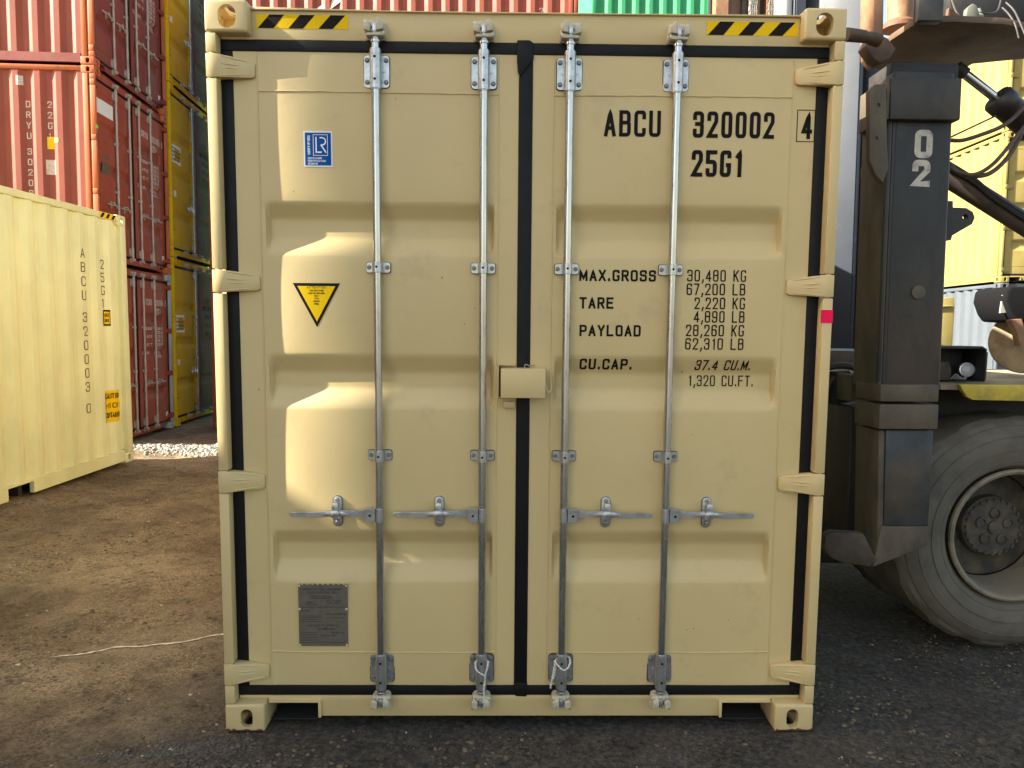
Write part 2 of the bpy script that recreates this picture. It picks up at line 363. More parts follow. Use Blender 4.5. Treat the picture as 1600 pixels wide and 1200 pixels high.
    def keeper(up):
        m = MB(); z = 2.805 if up else .120; d = 1 if up else -1
        m.prism([(-.041, z-.030), (-.034, z-.038), (.034, z-.038), (.041, z-.030), (.036, z+.030), (.024, z+.038), (-.028, z+.036), (-.038, z+.024)], .036, .051)
        m.prism([(-.040, z-.014), (-.016, z-.020), (-.014, z+.010), (-.026, z+.022), (-.040, z+.012)], -.006, .04)
        m.prism([(.010, z-.016), (.036, z-.012), (.036, z+.012), (.020, z+.030), (.010, z+.028)], -.012, .04)
        m.prism([(-.034, z-.034*d), (.034, z-.034*d), (.042, z-.022*d), (.030, z-.020*d), (-.030, z-.024*d)], -.002, .04)
        return m.mesh('cam_keeper', CASTG, bevel=.003)
    me_keep = {True: keeper(True), False: keeper(False)}
    def rrect(w, h, r, n=4):
        out = []
        for cx, cz, a0 in ((w/2-r, h/2-r, 0), (-w/2+r, h/2-r, 90), (-w/2+r, -h/2+r, 180), (w/2-r, -h/2+r, 270)):
            for k in range(n+1): t = R(a0+90*k/n); out.append((cx+r*math.cos(t), cz+r*math.sin(t)))
        return out
    # bracket: origin on rod axis at plate centre.  y=0 rod axis, plate at y=+.030
    b = MB(); b.prism(rrect(.102, .124, .014), .0295, .0335, mi=1); b.prism(rrect(.097, .119, .012), .0245, .0295)
    b.cyl((0, 0, -.072), (0, 0, .072), .0225, n=24); b.cyl((0, 0, .066), (0, 0, .076), .0205, n=24); b.cyl((0, 0, -.076), (0, 0, -.062), .0195, n=24)
    b.box(-.020, .020, 0, .026, -.066, .066)
    for dx in (-.0365, .0365):
        for dz in (-.040, .042): b.cyl((dx, .0245, dz), (dx, .0165, dz), .0098, .0072, n=12, mi=2)
        b.cyl((dx*.74, .0245, 0), (dx*.74, .019, 0), .0035, n=8)
    for dz in (-.040, .042): b.cyl((.0, -.0215, dz), (.0, -.0229, dz), .0052, n=12, mi=1)
    me_br = b.mesh('rod_bracket', [GALV, INK, mat('bolt_grey', (.22, .21, .20), .5, metal=.5)], smooth=40)
    g = MB(); g.prism(rrect(.098, .044, .009), .0305, .0335, mi=1); g.prism(rrect(.094, .040, .008), .026, .0305)
    g.cyl((0, 0, -.021), (0, 0, .021), .0195, n=20); g.box(-.0195, .0195, 0, .0262, -.021, .021)
    for dx in (-.036, .036): g.cyl((dx, .026, 0), (dx, .019, 0), .009, .0068, n=12, mi=2)
    g.cyl((0, -.0188, 0), (0, -.0199, 0), .0048, n=12, mi=1)
    me_gu = g.mesh('rod_guide', [GALV, INK, MATS['bolt_grey']], smooth=40)
    hd = MB(); hd.box(-.058, -.016, -.014, .014, -.033, .020); hd.box(-.058, -.016, -.016, .004, .012, .024)
    hd.cyl((-.037, -.014, -.004), (-.037, -.018, -.004), .006, n=12, mi=1)
    hd.cyl((0, 0, -.034), (0, 0, .022), .0172, n=16)
    hd.loft([[(-.055, -.004, -.012), (-.055, .006, -.012), (-.055, .006, .014), (-.055, -.004, .014)],
             [(-.10, -.012, -.013), (-.10, -.004, -.013), (-.10, -.004, .013), (-.10, -.012, .013)],
             [(-.150, -.016, -.006), (-.150, -.006, -.006), (-.150, -.006, .016), (-.150, -.016, .016)],
             [(-.185, -.018, -.006), (-.185, -.008, -.006), (-.185, -.008, .016), (-.185, -.018, .016)],
             [(-.235, -.015, -.015), (-.235, -.007, -.015), (-.235, -.007, .009), (-.235, -.015, .009)],
             [(-.350, -.015, -.011), (-.350, -.007, -.011), (-.350, -.007, .008), (-.350, -.015, .008)],
             [(-.358, -.013, -.007), (-.358, -.008, -.007), (-.358, -.008, .004), (-.358, -.013, .004)]])
    me_hd = hd.mesh('door_handle', [GALV, INK], bevel=.0006, seg=1)
    rt = MB(); rt.prism(oval(0, 0, .042, .130), .0305, .034, mi=1); rt.prism(oval(0, 0, .037, .124), .025, .0305)
    rt.prism([(-.012, .000), (.013, .000), (.014, .030), (.010, .046), (-.009, .046), (-.013, .028)], -.022, -.016)
    rt.prism([(-.020, -.008), (-.004, -.014), (.012, -.012), (.021, .006), (.012, .014), (-.014, .014), (-.021, .004)], -.029, -.022)
    rt.box(-.009, .010, -.018, .026, .028, .044); rt.prism([(-.058, -.002), (-.03, -.010), (.03, -.010), (.058, -.002), (.03, .010), (-.03, .010)], -.020, -.016)
    rt.box(-.012, .012, .006, .026, -.030, -.018)
    for dz in (-.045, .047): rt.cyl((0, .025, dz), (0, .0175, dz), .0098, .0075, n=12, mi=2)
    rt.cyl((0, -.029, .001), (0, -.031, .001), .004, n=10, mi=1)
    me_rt = rt.mesh('handle_retainer', [GALV, INK, MATS['bolt_grey']], bevel=.0012)
    def hinge_me():
        m = MB(); st = [(1.2175, .043, .043, .002, .03), (1.190, .043, .043, .001, .052), (1.172, .042, .042, .005, .052), (1.150, .040, .040, .013, .052), (1.118, .038, .036, .024, .052), (1.080, .036, .029, .034, .053), (1.058, .035, .026, .039, .053), (1.047, .027, .019, .047, .054)]
        m.loft([[(x, yf, b_), (x, yf, -a), (x, yb, -a), (x, yb, b_)] for x, a, b_, yf, yb in st])
        # raised rims and centre ribs
        def ridge(z0, z1, x0, x1, hgt=.0035, w=.0045):
            def yf(x):
                for p, q in zip(st, st[1:]):
                    if q[0] <= x <= p[0]: return p[3]+(q[3]-p[3])*(p[0]-x)/(p[0]-q[0])
                return st[-1][3]
            xs = [x0+(x1-x0)*i/6 for i in range(7)]
            m.loft([[(x, yf(x)+.002, z0+(z1-z0)*i/6-w), (x, yf(x)-hgt*math.sin(PI*(i+.6)/7.2), z0+(z1-z0)*i/6), (x, yf(x)+.002, z0+(z1-z0)*i/6+w)] for i, x in enumerate(xs)])
        ridge(.036, .022, 1.165, 1.064); ridge(-.036, -.026, 1.165, 1.064); ridge(.008, .006, 1.165, 1.10, .004); ridge(-.008, -.006, 1.165, 1.10, .003)
        m.cyl((1.196, .014, -.046), (1.196, .014, .046), .0125, n=12)
        return m.mesh('hinge', P, bevel=.003)
    me_hinge = hinge_me()
    for sx, xin, xout in ((-1, -.030, -1.133), (1, .025, 1.133)):
        door = None; x0, x1 = sorted((xin, xout)); z0, z1 = .176, 2.725
        xs = sorted(set([x0, x1]+[sx*v for v in (1.022, 1.010, .134, .122)]+list(np.linspace(x0+.05, x1-.05, 26).round(4))))
        zs = sorted(set([z0, z1]+[v+d for r_ in REC for v in r_ for d in (-.010, -.005, 0, .005, .010)]+list(np.linspace(z0+.04, z1-.04, 72).round(4))))
        m = MB(); n = len(zs); vs = [(x, yface(x, z), z) for x in xs for z in zs]
        m.add(vs, [(i*n+j, i*n+j+1, (i+1)*n+j+1, (i+1)*n+j) for i in range(len(xs)-1) for j in range(n-1)])
        m.box(x0, x1, FACE+.001, FACE+.040, z0, z0+.02); m.box(x0, x1, FACE+.001, FACE+.040, z1-.02, z1)
        m.box(x0, x0+.02, FACE+.001, FACE+.040, z0+.021, z1-.021); m.box(x1-.02, x1, FACE+.001, FACE+.040, z0+.021, z1-.021)
        door = m.build('door', P, root, smooth=40)
        # weld seams round the panel, slightly uneven
        w = MB()
        def bead(pts, r=.0030):
            q = []
            for a, c in zip(pts, pts[1:]):
                a, c = Vector(a), Vector(c); k = max(2, int((c-a).length/.03))
                for i in range(k):
                    t = a.lerp(c, i/k); q.append(t+Vector((random.uniform(-.0010, .0010), 0, random.uniform(-.0010, .0010))))
            q.append(Vector(pts[-1])); w.tube([(p.x, yface(p.x, p.z)-.0008+random.uniform(-.0008, .0006), p.z) for p in q], r, 6)
        xa, xb = sx*1.040, sx*.107
        bead([(xa, 0, 2.578), (xb, 0, 2.574)]); bead([(xa, 0, .322), (xb, 0, .320)]); 
        for q in (xa, xb): bead([(q, 0, .18), (q, 0, 2.72)], .0022)
        w.build('weld_seam', P, door)
        for rx in (.1655, .5795):
            X = sx*rx; ob('locking_rod', me_rod, door, (X, .020, 0))
            for up in (True, False):
                ob('rod_cam', me_cam[up], door, (X, .018, 0), (sx, 1, 1)); 
                ob('cam_keeper', me_keep[up], root, (X, 0, 0), (-sx, 1, 1))
                ob('rod_bracket', me_br, door, (X, .0215, 2.653 if up else .252))
            for gz in (1.905, 1.154): ob('rod_guide', me_gu, door, (X, .0160, gz))
            ob('door_handle', me_hd, door, (X, .0175, .919), (-sx if sx > 0 else 1, 1, 1)); ob('handle_retainer', me_rt, door, (X+sx*.1745, .0155, .922), (1, 1, 1))
        for hz in HZ: ob('hinge', me_hinge, door, (0, 0, hz), (sx, 1, 1))
    # rubber gasket
    g = MB(); yg = FACE-.006
    def bar(x0, x1, z0, z1, y=yg): g.box(x0, x1, y, y+.03, z0, z1)
    bar(-1.178, 1.178, 2.7255, 2.7675); bar(-1.178, 1.178, .1335, .1755)
    g.box(-1.19, 1.19, FACE+.045, FACE+.06, .14, 2.76)
    bar(-1.1825, -1.1335, .176, 2.725); bar(1.1335, 1.1825, .176, 2.725); bar(-.0295, .0245, .176, 2.725)
    g.prism([(-.034, 2.66), (-.038, 2.70), (-.038, 2.777), (.010, 2.778), (.024, 2.768), (.027, 2.71), (-.026, 2.64)], FACE-.012, FACE+.012)
    g.prism([(-.031, .19), (.026, .19), (.024, .128), (-.024, .130)], FACE-.010, FACE+.012)
    g.build('door_gasket', BLACKRUB, root, bevel=.004)
    return root

def kids(o): return [c for c in bpy.data.objects if c.parent == o]
_remap = {}
def remat(me, mp):
    key = (me.name, tuple(sorted((a.name, b.name) for a, b in mp.items())))
    if key not in _remap:
        if any(m in mp for m in me.materials):
            n = me.copy()
            for i, m in enumerate(n.materials):
                if m in mp: n.materials[i] = mp[m]
            _remap[key] = n
        else: _remap[key] = me
    return _remap[key]
def copy_tree(src, mp, drop=(), door_mp=None):
    n = src.copy(); COL.objects.link(n)
    for c in KIDS[src.name]:
        if c.name.split('.')[0] in drop: continue
        k = c.copy(); COL.objects.link(k); k.parent = n
        m2 = mp
        if door_mp and c.name.startswith('door') and not c.name.startswith('door_g'): m2 = door_mp.get('L' if c.data.vertices[0].co.x < -.5 else 'R', mp)
        k.data = remat(c.data, m2)
        for g in KIDS.get(c.name, ()):
            if g.name.split('.')[0] in drop: continue
            q = g.copy(); COL.objects.link(q); q.parent = k; q.data = remat(g.data, m2)
    return n

main = make_container(); main.rotation_euler = (R(1.5), 0, 0)
TILT = Matrix.Rotation(R(1.5), 4, 'X')
KIDS = {main.name: kids(main)}
for c in KIDS[main.name]: KIDS[c.name] = kids(c)
DOORS = [c for c in KIDS[main.name] if c.name.startswith('door') and not c.name.startswith('door_gasket')]
PROTO = main

# ------------------------------------------------------------------ background containers
def cmat(name, col, rough=.55, dirt=None, damt=.3, dscale=2.5): return mat(name, col, rough, var=.12, scale=2.2, bump=.001, bscale=15, dirt=dirt, damt=damt, dscale=dscale, stretch=(1, 1, .5), spec=.25)
RUST = (.16, .05, .022)
C_YELB = cmat('cream_yellow_paint', (.69, .68, .40), .5, (.64, .60, .36), .08)
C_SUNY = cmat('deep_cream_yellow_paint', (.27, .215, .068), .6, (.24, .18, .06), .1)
C_REDP = cmat('faded_red_paint', (.27, .070, .044), .55, (.27, .05, .04), .25)
C_REDO = cmat('red_oxide_paint', (.31, .072, .044), .55, RUST, .2)
C_REDM = cmat('maroon_paint', (.22, .052, .044), .55, (.20, .09, .06), .35)
C_ORNG = cmat('orange_post_paint', (.50, .14, .055), .55, RUST, .12)
C_YEL = cmat('strong_yellow_paint', (.66, .46, .004), .8, (.52, .34, .006), .1)
C_GAPSHADE = cmat('gap_shade_paint', (.115, .078, .045), .85, (.06, .046, .032), .3)
C_GREEN = cmat('green_paint', (.03, .24, .10), .5, (.02, .15, .07), .2)
C_BLUE = cmat('dark_blue_paint', (.02, .06, .20), .5)
C_GREYB = cmat('blue_grey_paint', (.36, .40, .44), .5, (.27, .30, .33), .15)
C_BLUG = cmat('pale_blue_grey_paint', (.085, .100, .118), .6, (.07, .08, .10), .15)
C_WHITE = cmat('off_white_paint', (.55, .55, .52), .5, (.3, .26, .2), .15)
WGALV = mat('weathered_rod', (.42, .38, .34), .6, metal=.2, var=.25, scale=18, dirt=(.20, .10, .06), damt=.3, dscale=25, stretch=(1, 1, .2))
FINE = ('hinge', 'locking_rod', 'rod_bracket', 'rod_guide', 'door_handle', 'handle_retainer', 'rod_cam', 'weld_seam', 'cam_keeper')
def place(corner, heading, z0, H, col, label, group, drop=(), pitch=0., extra=None, door_mp=None, gal=None):
    mp = {BEIGE: col}
    if gal: mp.update({GALVR: gal, GALV: gal, CASTG: gal})
    if extra: mp.update(extra)
    r = copy_tree(PROTO, mp, drop, door_mp); r.location = (corner[0], corner[1], z0)
    r.rotation_euler = (pitch, 0, heading); r.scale = (1, 1, H/CH); tag(r, label, 'shipping container', group); return r

# left neighbour: its far right corner at (-4.515, 5.95); local +x side faces the main container; door end is the far one hidden -> we see its front wall corner
hB = .027; far = Vector((-4.515, 5.95)); dirB = Vector((math.sin(hB), math.cos(hB)))
c0 = far-dirB*CL-Vector((math.cos(hB), -math.sin(hB)))*CW
left = place(c0, -hB, .085-.015*CL, CH, C_YELB, 'cream yellow container standing alone on the left in front of the red stack', 'containers in the yard', pitch=.015)

GR = 'stacked containers of the yard'
# red stack: near corner (-5.54, 7.25), doors facing +x
hR = .051; dR = Vector((-math.sin(hR), math.cos(hR))); cR = Vector((-5.54, 7.25))+dR*CW
r1 = place(cR, PI/2+hR, 0, 2.58, C_REDO, 'orange red container at the bottom of the red stack behind the cream yellow one', GR, gal=WGALV)
r2 = place(cR, PI/2+hR, 2.588, 2.59, C_REDO, 'red container second from the ground in the red stack, white letters on its corrugated side', GR, gal=WGALV)
r3 = place(cR, PI/2+hR, 5.186, 2.59, C_REDM, 'maroon container at the top of the red stack, cut off by the picture edge', GR, gal=WGALV)
for r_, mm in ((r1, C_GREYB), (r2, C_ORNG), (r3, C_ORNG)):
    for c in kids(r_):
        if c.name.startswith('corner_post') or c.name.startswith('corner_casting') or (c.name.startswith('side_panel') and r_ is not r1) or (r_ is r2 and c.name.startswith('top_rail')):
            c.data = remat(c.data, {C_REDO: mm if not c.name.startswith('side') else C_REDP, C_REDM: mm if not c.name.startswith('side') else C_REDP})
# yellow stack behind it
cY = Vector((-5.54, 7.25))+dR*(2.438+.08)+dR*CW+Vector((.02, 0))
dm = {'R': {BEIGE: C_GAPSHADE}, 'L': {BEIGE: C_YEL}}  # right door darker: shade of the narrow gap put into its colour
for k, nm in enumerate(('yellow container at the bottom of the yellow stack, one door coloured dark for shade', 'yellow container second from the ground in the yellow stack beside the red one', 'yellow container third from the ground in the yellow stack, cut off by the picture edge')):
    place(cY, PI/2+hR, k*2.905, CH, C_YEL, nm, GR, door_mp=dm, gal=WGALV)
# row behind the main container, long sides facing the camera
for k in range(3):
    place((1.13, 9.5+CW), PI/2+.01, k*2.6, 2.59, C_REDP, ('faded red container at ground level behind the beige one', 'faded red container on the second level behind the beige one', 'faded red container showing above the left half of the beige roof')[k], GR, drop=FINE if k < 2 else ('handle_retainer',), gal=WGALV)
for k in range(4):
    place((2.92, 12.4+CL), PI, k*2.6, 2.59, C_GREEN, ('green container at ground level of the green stack', 'green container on the second level of the green stack', 'green container on the third level of the green stack', 'green container showing above the right half of the beige roof')[k], GR, drop=FINE)
for k in range(4):
    place((1.55, 19.2+CL), PI, k*2.6, 2.59, C_BLUE, ('dark blue container at ground level of the far blue stack', 'dark blue container on the second level far back', 'dark blue container on the third level far back', 'dark blue container showing as a sliver between the red and the green one')[k], GR, drop=FINE)
# right-hand stack: corner at (8.6, 9.9)
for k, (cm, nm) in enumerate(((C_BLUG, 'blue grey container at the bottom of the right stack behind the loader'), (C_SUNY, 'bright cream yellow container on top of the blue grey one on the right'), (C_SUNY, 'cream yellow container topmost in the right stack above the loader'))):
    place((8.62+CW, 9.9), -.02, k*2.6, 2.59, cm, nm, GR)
# rows to the left, outside the picture, added to shade the yard and the beige doors
for k in range(4):
    place((-7.6-CW, -2.272-CL), 0, k*2.6, 2.59, (C_REDO, C_GREYB, C_BLUE, C_REDP)[k], ('red oxide container at the foot of the unseen tall shading stack on the far left', 'blue grey container second in the unseen tall shading stack on the far left', 'dark blue container third in the unseen tall shading stack on the far left', 'faded red container topmost in the unseen tall shading stack on the far left')[k], GR, drop=FINE)
for k in range(2):
    place((-7.58-CW, -2.262), 0, k*2.905, CH, (C_GREEN, C_WHITE)[k], ('green container at the foot of the unseen low shading stack left of the cream yellow one', 'off white container topmost in the unseen low shading stack left of the cream yellow one')[k], GR, drop=FINE)

tag(main, 'beige container with four silver locking rods and the number ABCU 320002 4 on its doors', 'shipping container', 'containers in the yard')

# ------------------------------------------------------------------ main container: writing, labels and small fittings
DL, DR = sorted(DOORS, key=lambda d: d.data.vertices[0].co.x)
def T(s, x, z, w, h, sw, gap=3.0, **k):
    for wd, x_, w_ in words(s, x, w, sw, gap): m = MB(); text(m, wd, x_, z, w_, h, sw, place_door, maxseg=.012, gap=gap, **k); m.build('lettering', INK, DR, smooth=0)
T('ABCU', .304, 2.420, .222, .100, .0144, gap=3.4); T('320002', .652, 2.419, .322, .101, .0152, gap=4.0); t = MB()
T('4', 1.082, 2.420, .041, .100, .0150); T('25G1', .651, 2.270, .203, .102, .0160, gap=3.9)
for q in ((1.0622, 1.141, 2.4088, 2.412), (1.0622, 1.141, 2.529, 2.5322)): t.add([place_door(q[0], q[2], .001), place_door(q[1]-.006, q[2], .001), place_door(q[1]-.006, q[3], .001), place_door(q[0], q[3], .001)], [(0, 1, 2, 3)])
for a in (1.0622, 1.1315): t.add([place_door(a, 2.412, .0012), place_door(a+.0035, 2.412, .0012), place_door(a+.0035, 2.529, .0012), place_door(a, 2.529, .0012)], [(0, 1, 2, 3)])
for s_, x, z, w in (('MAX.GROSS', .217, 1.859, .306), ('TARE', .219, 1.750, .136), ('PAYLOAD', .221, 1.640, .246), ('CU.CAP.', .226, 1.504, .214)):
    T(s_, x, z, w, .0455, .0084, gap=3.1)
for s_, x, z, x2 in (('30,480 KG', .648, 1.861, .884), ('67,200 LB', .647, 1.807, .882), ('2,220 KG', .680, 1.7515, .883), ('4,890 LB', .679, 1.698, .883), ('28,260 KG', .649, 1.643, .883), ('62,310 LB', .648, 1.589, .884)):
    T(s_, x, z, x2-x, .0465, .0054, gap=3.1)
T('37.4 CU.M.', .695, 1.504, .228, .043, .0058, gap=2.8, slant=.14); T('1,320 CU.FT.', .674, 1.4375, .268, .045, .0050, gap=3.0)

def flat(mb, x0, x1, z0, z1, lift, mi=0, pl=place_door, n=1):
    vs = []; 
    for i in range(n+1):
        a = x0+(x1-x0)*i/n; vs += [pl(a, z0, lift), pl(a, z1, lift)]
    mb.add(vs, [(2*i, 2*i+2, 2*i+3, 2*i+1) for i in range(n)], mi)
t.build('number_frame', INK, DR, smooth=0)
# blue certification label
s = MB(); flat(s, -.866, -.754, 2.292, 2.427, .0014, 0, n=6); flat(s, -.8605, -.7595, 2.2975, 2.4215, .0020, 1, n=6)
up = lambda a, b, l: place_door(a, b, l+.0014)
for a, b, c, d in ((-.829, -.772, 2.4125, 2.4145), (-.829, -.772, 2.3345, 2.3365)): flat(s, a, b, c, d, .0026, 2)
for a in (-.829, -.774): flat(s, a, a+.002, 2.3365, 2.4125, .0026, 2)
def stroke(mb, pts, sw, lift, mi, pl=place_door):
    P = [Vector(p) for p in pts]; vs = []
    for i, p in enumerate(P):
        d = (P[min(i+1, len(P)-1)]-P[max(i-1, 0)]).normalized(); nn = Vector((-d.y, d.x))*sw/2
        vs += [pl(p.x+nn.x, p.y+nn.y, lift), pl(p.x-nn.x, p.y-nn.y, lift)]
    mb.add(vs, [(2*i, 2*i+1, 2*i+3, 2*i+2) for i in range(len(P)-1)], mi)
stroke(s, [(-.817, 2.405), (-.817, 2.345)], .005, .0030, 2); stroke(s, [(-.8195, 2.3475), (-.795, 2.3475)], .005, .0031, 2)
stroke(s, [(-.803, 2.402), (-.795, 2.4025)]+[(-.793+.013*math.sin(a), 2.3885+.0135*math.cos(a)) for a in [PI*i/8 for i in range(9)]]+[(-.798, 2.3755)], .005, .0030, 2)
stroke(s, [(-.799, 2.376), (-.7785, 2.346)], .005, .0032, 2)
text(s, 'CERTIFIED', 0, 0, .072, .0095, .0022, lambda a, b, l: place_door(-.8405-b, 2.338+a, .0026+l*.2), mi=2)
for i, (w_, wd) in enumerate((('CONTAINER', .054), ('CERTIFICATION', .070), ('SCHEME', .038))): text(s, w_, -.850, 2.321-i*.0105, wd, .0075, .0014, up, mi=2)
s.build('certification_label', [WHITEP, BLUEP, WHITEP], DL, smooth=0)
# yellow triangle
s = MB()
def tri(sc, lift, mi):
    cx, cz = -.8255, 1.783; n = 10
    for i in range(n):                                   # strips, so that the sticker follows the pressed sheet
        za, zb = [1.842-.174*k/n for k in (i, i+1)]; wa, wb = .0935*(1-i/n), .0935*(1-(i+1)/n); q = []
        for z_, w_ in ((za, wa), (zb, wb)):
            for k in range(5): q.append(place_door(cx+(-w_+2*w_*k/4)*sc, cz+(z_-cz)*sc, lift))
        s.add(q, [(k, k+1, k+6, k+5) for k in range(4)], mi)
tri(1, .0009, 0); tri(.80, .0014, 1)
for w_, z, wd, hh in (('ATTENTION', 1.8205, .076, .009), ('THIS CONTAINER', 1.8095, .056, .006), ('MUST BE REPAIRED', 1.799, .064, .006), ('ONLY', 1.7885, .018, .006), ('WITH', 1.778, .018, .006), ('CORTEN', 1.7675, .026, .006), ('STEEL', 1.757, .020, .006)):
    text(s, w_, -.8255-wd/2, z, wd, hh, .0013, lambda a, b, l: place_door(a, b, .0006+l), mi=0)
s.build('warning_triangle', [INK, YEL], DL, smooth=0)
# data plate
s = MB(); s.box(-.9205, -.7195, FACE-.0115, FACE-.0005, .350, .612)
plp = lambda a, b, l: (a, FACE-.0115-l*.5, b)
for w_, x, z, wd, hh in (('APPROVED FOR TRANSPORT', -.903, .588, .165, .0095), ('UNDER CUSTOMS SEAL', -.888, .574, .135, .0095), ('CSC SAFETY APPROVAL', -.885, .434, .130, .0085), ('CN-2020', -.865, .555, .085, .008),
                       ('CONTAINER', -.807, .541, .065, .007), ('TYPE 25G1', -.807, .531, .058, .006), ('TIMBER', -.890, .535, .030, .006), ('TREATMENT', -.890, .525, .050, .006), ('MANUFACTURED BY', -.812, .484, .087, .006), ('OWNER', -.912, .498, .034, .006),
                       ('MAX. GROSS WEIGHT', -.845, .421, .075, .006), ('30,480 KG', -.79, .405, .055, .006), ('RACKING TEST', -.830, .392, .06, .006)):
    text(s, w_, x, z, wd, hh, .0014, plp, mi=1)
for a, b, z in ((-.915, -.725, .516), (-.915, -.845, .408), (-.915, -.85, .397), (-.915, -.845, .386), (-.915, -.845, .375), (-.915, -.73, .364), (-.912, -.83, .478), (-.912, -.83, .470), (-.912, -.84, .462), (-.912, -.83, .454), (-.81, -.73, .470), (-.875, -.79, .5525), (-.875, -.79, .5635)):
    s.add([plp(a, z, .002), plp(b, z, .002), plp(b, z+.0022, .002), plp(a, z+.0022, .002)], [(0, 1, 2, 3)], 1)
for x in (-.9165, -.7235):
    for z in (.3545, .5085, .6075): s.cyl((x, FACE-.0110, z), (x, FACE-.0150, z), .0055, .004, n=10, mi=2)
for i in range(9): s.cyl((-.905+i*.0215, FACE-.001, .6135), (-.905+i*.0215, FACE-.0115, .6135), .0035, n=6, mi=2)
s.build('data_plate', [PLATE, PLATEINK, BEIGE], DL, smooth=30)
# hazard tapes on the header
HDR = [c for c in KIDS[main.name] if c.name.startswith('header')][0]
for x0, x1, z0, z1 in ((-1.038, -.687, 2.809, 2.861), (.694, 1.0495, 2.806, 2.858)):
    s = MB(); pl = lambda a, b, l: (a, .050-l, b); flat(s, x0, x1, z0, z1, .0009, 0, pl)
    for a0, a1, b0, b1 in ((.015, .185, .145, .305), (.348, .507, .475, .638), (.675, .83, .808, .97)):
        f_ = lambda u: x0+(x1-x0)*u; s.add([pl(f_(a0), z0+.0008, .0016), pl(f_(a1), z0+.0008, .0016), pl(f_(b1), z1-.0008, .0016), pl(f_(b0), z1-.0008, .0016)], [(0, 1, 2, 3)], 1)
    s.build('hazard_tape', [YELH, INK], HDR, smooth=0)
# lock box bridging the doors, with its hooded frame, stop block and ring
s = MB()
s.box(-.093, .082, -.034, -.029, 1.398, 1.512); s.box(-.093, -.089, -.0290, .050, 1.398, 1.512); s.box(.078, .082, -.029, .050, 1.398, 1.512); s.box(-.089, .078, -.029, .05, 1.507, 1.512)
s.build('lock_box', BEIGE, main, bevel=.0035)
s = MB(); s.box(-.106, -.036, .030, .054, 1.521, 1.527); s.box(-.106, -.101, .012, .054, 1.392, 1.521); s.build('lock_box_frame', BEIGE, DL, bevel=.0015)
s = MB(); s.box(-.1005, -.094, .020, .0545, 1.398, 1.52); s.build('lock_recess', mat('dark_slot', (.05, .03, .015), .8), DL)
MB().box(-.082, -.034, .030, .054, 1.350, 1.376).build('stop_block', BEIGE, DL, bevel=.003)
MB().tube(catmull([(.083, .01, 1.455), (.089, .0, 1.425), (.098, .0, 1.418), (.107, .01, 1.428), (.108, .03, 1.46), (.106, .050, 1.50)], 5), .0028).build('lock_box_loop', BEIGE, DR)
MB().tube(catmull([(.0, .0, 1.513), (.004, -.004, 1.528), (.018, .0, 1.524), (.022, .02, 1.520), (.042, .05, 1.522)], 5), .002).build('lock_wire', GALV, DR)
# pink tape wrapped on the right post
PR_ = [c for c in KIDS[main.name] if c.name.startswith('corner_post')]
s = MB(); s.box(1.1705, 1.2186, .0015, .0028, 1.700, 1.752); s.box(1.2175, 1.2188, .0028, .05, 1.700, 1.752); s.build('tape_mark', PINK, PR_[-2] if PR_ else main)
for sx in (-1, 1):
    s = MB(); n = 15; xs0 = [sx*(1.214-.150*i/n) for i in range(n+1)]; hs = [random.choice((.001, .002, .003, .006, .009)) for _ in xs0]
    s.add([p for x, h_ in zip(xs0, hs) for p in ((x, -.0012, .0075), (x, -.0012, .0085+h_))], [(2*i, 2*i+1, 2*i+3, 2*i+2) for i in range(n)])
    s.add([p for x in xs0 for p in ((x, -.0012, .0075), (x, .006, .0006))], [(2*i, 2*i+1, 2*i+3, 2*i+2) for i in range(n)])
    s.build('rust_edge', mat('casting_rust', (.13, .045, .018), .8, var=.5, scale=60), main, smooth=0)
# small screw, specks on the doors
s = MB()
for _ in range(46):
    x = random.choice((-1, 1))*random.uniform(.12, 1.1); z = random.uniform(.2, 2.7); z = z-1.2 if x > .2 and z > 1.4 else z; r_ = random.choice((.0012, .0016, .0022, .003)); n = 6
    s.add([place_door(x+r_*math.cos(k*PI/3)*random.uniform(.5, 1.2), z+r_*math.sin(k*PI/3)*random.uniform(.6, 1.8), .0008) for k in range(n)], [tuple(range(n))])
s.build('paint_chips', mat('chip_brown', (.12, .08, .04), .8), DL, smooth=0)

# twine tied on two rods (local coordinates of the tilted container)
def rope(pts, name, label, strands=True):
    e = empty(name, TILT @ Vector(pts[0][0])); m = MB(); inv = Vector(pts[0][0])
    for path in pts:
        C_ = catmull(path, 7)
        for ph in (0, PI):
            q = [p-inv+Vector((.0022*math.cos(i*.9+ph), .0018*math.sin(i*.9+ph), 0)) for i, p in enumerate(C_)]; m.tube(q, .0023, 6)
    bpy.data.objects.remove(e); o = ob(name, m.mesh(name, ROPE)); o.location = TILT @ inv; o.rotation_euler = (R(1.5), 0, 0); tag(o, label, 'rope', 'twine tied on the locking rods'); return o
rope([[(-.190, -.004, .302), (-.185, -.012, .275), (-.165, -.016, .260), (-.150, -.016, .252)], [(-.137, -.004, .304), (-.140, -.012, .285), (-.148, -.016, .258)],
      [(-.149, -.016, .256), (-.150, -.014, .225), (-.154, -.014, .195), (-.152, -.008, .160), (-.158, -.006, .130)], [(-.190, .0, .302), (-.165, .048, .300), (-.137, .0, .304)]], 'twine_tie', 'white twine looped on the second rod from the left, its tail hanging to the cam')
rope([[(.136, .0, .306), (.150, -.010, .292), (.170, -.020, .278), (.190, -.012, .284), (.200, .0, .300)], [(.140, .004, .304), (.134, -.002, .28), (.130, -.004, .25), (.126, .0, .225), (.120, .0, .190)], [(.137, .004, .30), (.138, .0, .27), (.131, -.004, .232)], [(.2, 0, .3), (.197, .03, .308), (.165, .048, .31), (.136, 0, .306)]], 'twine_tie', 'white twine tied on the third rod from the left, a short frayed end beside it')

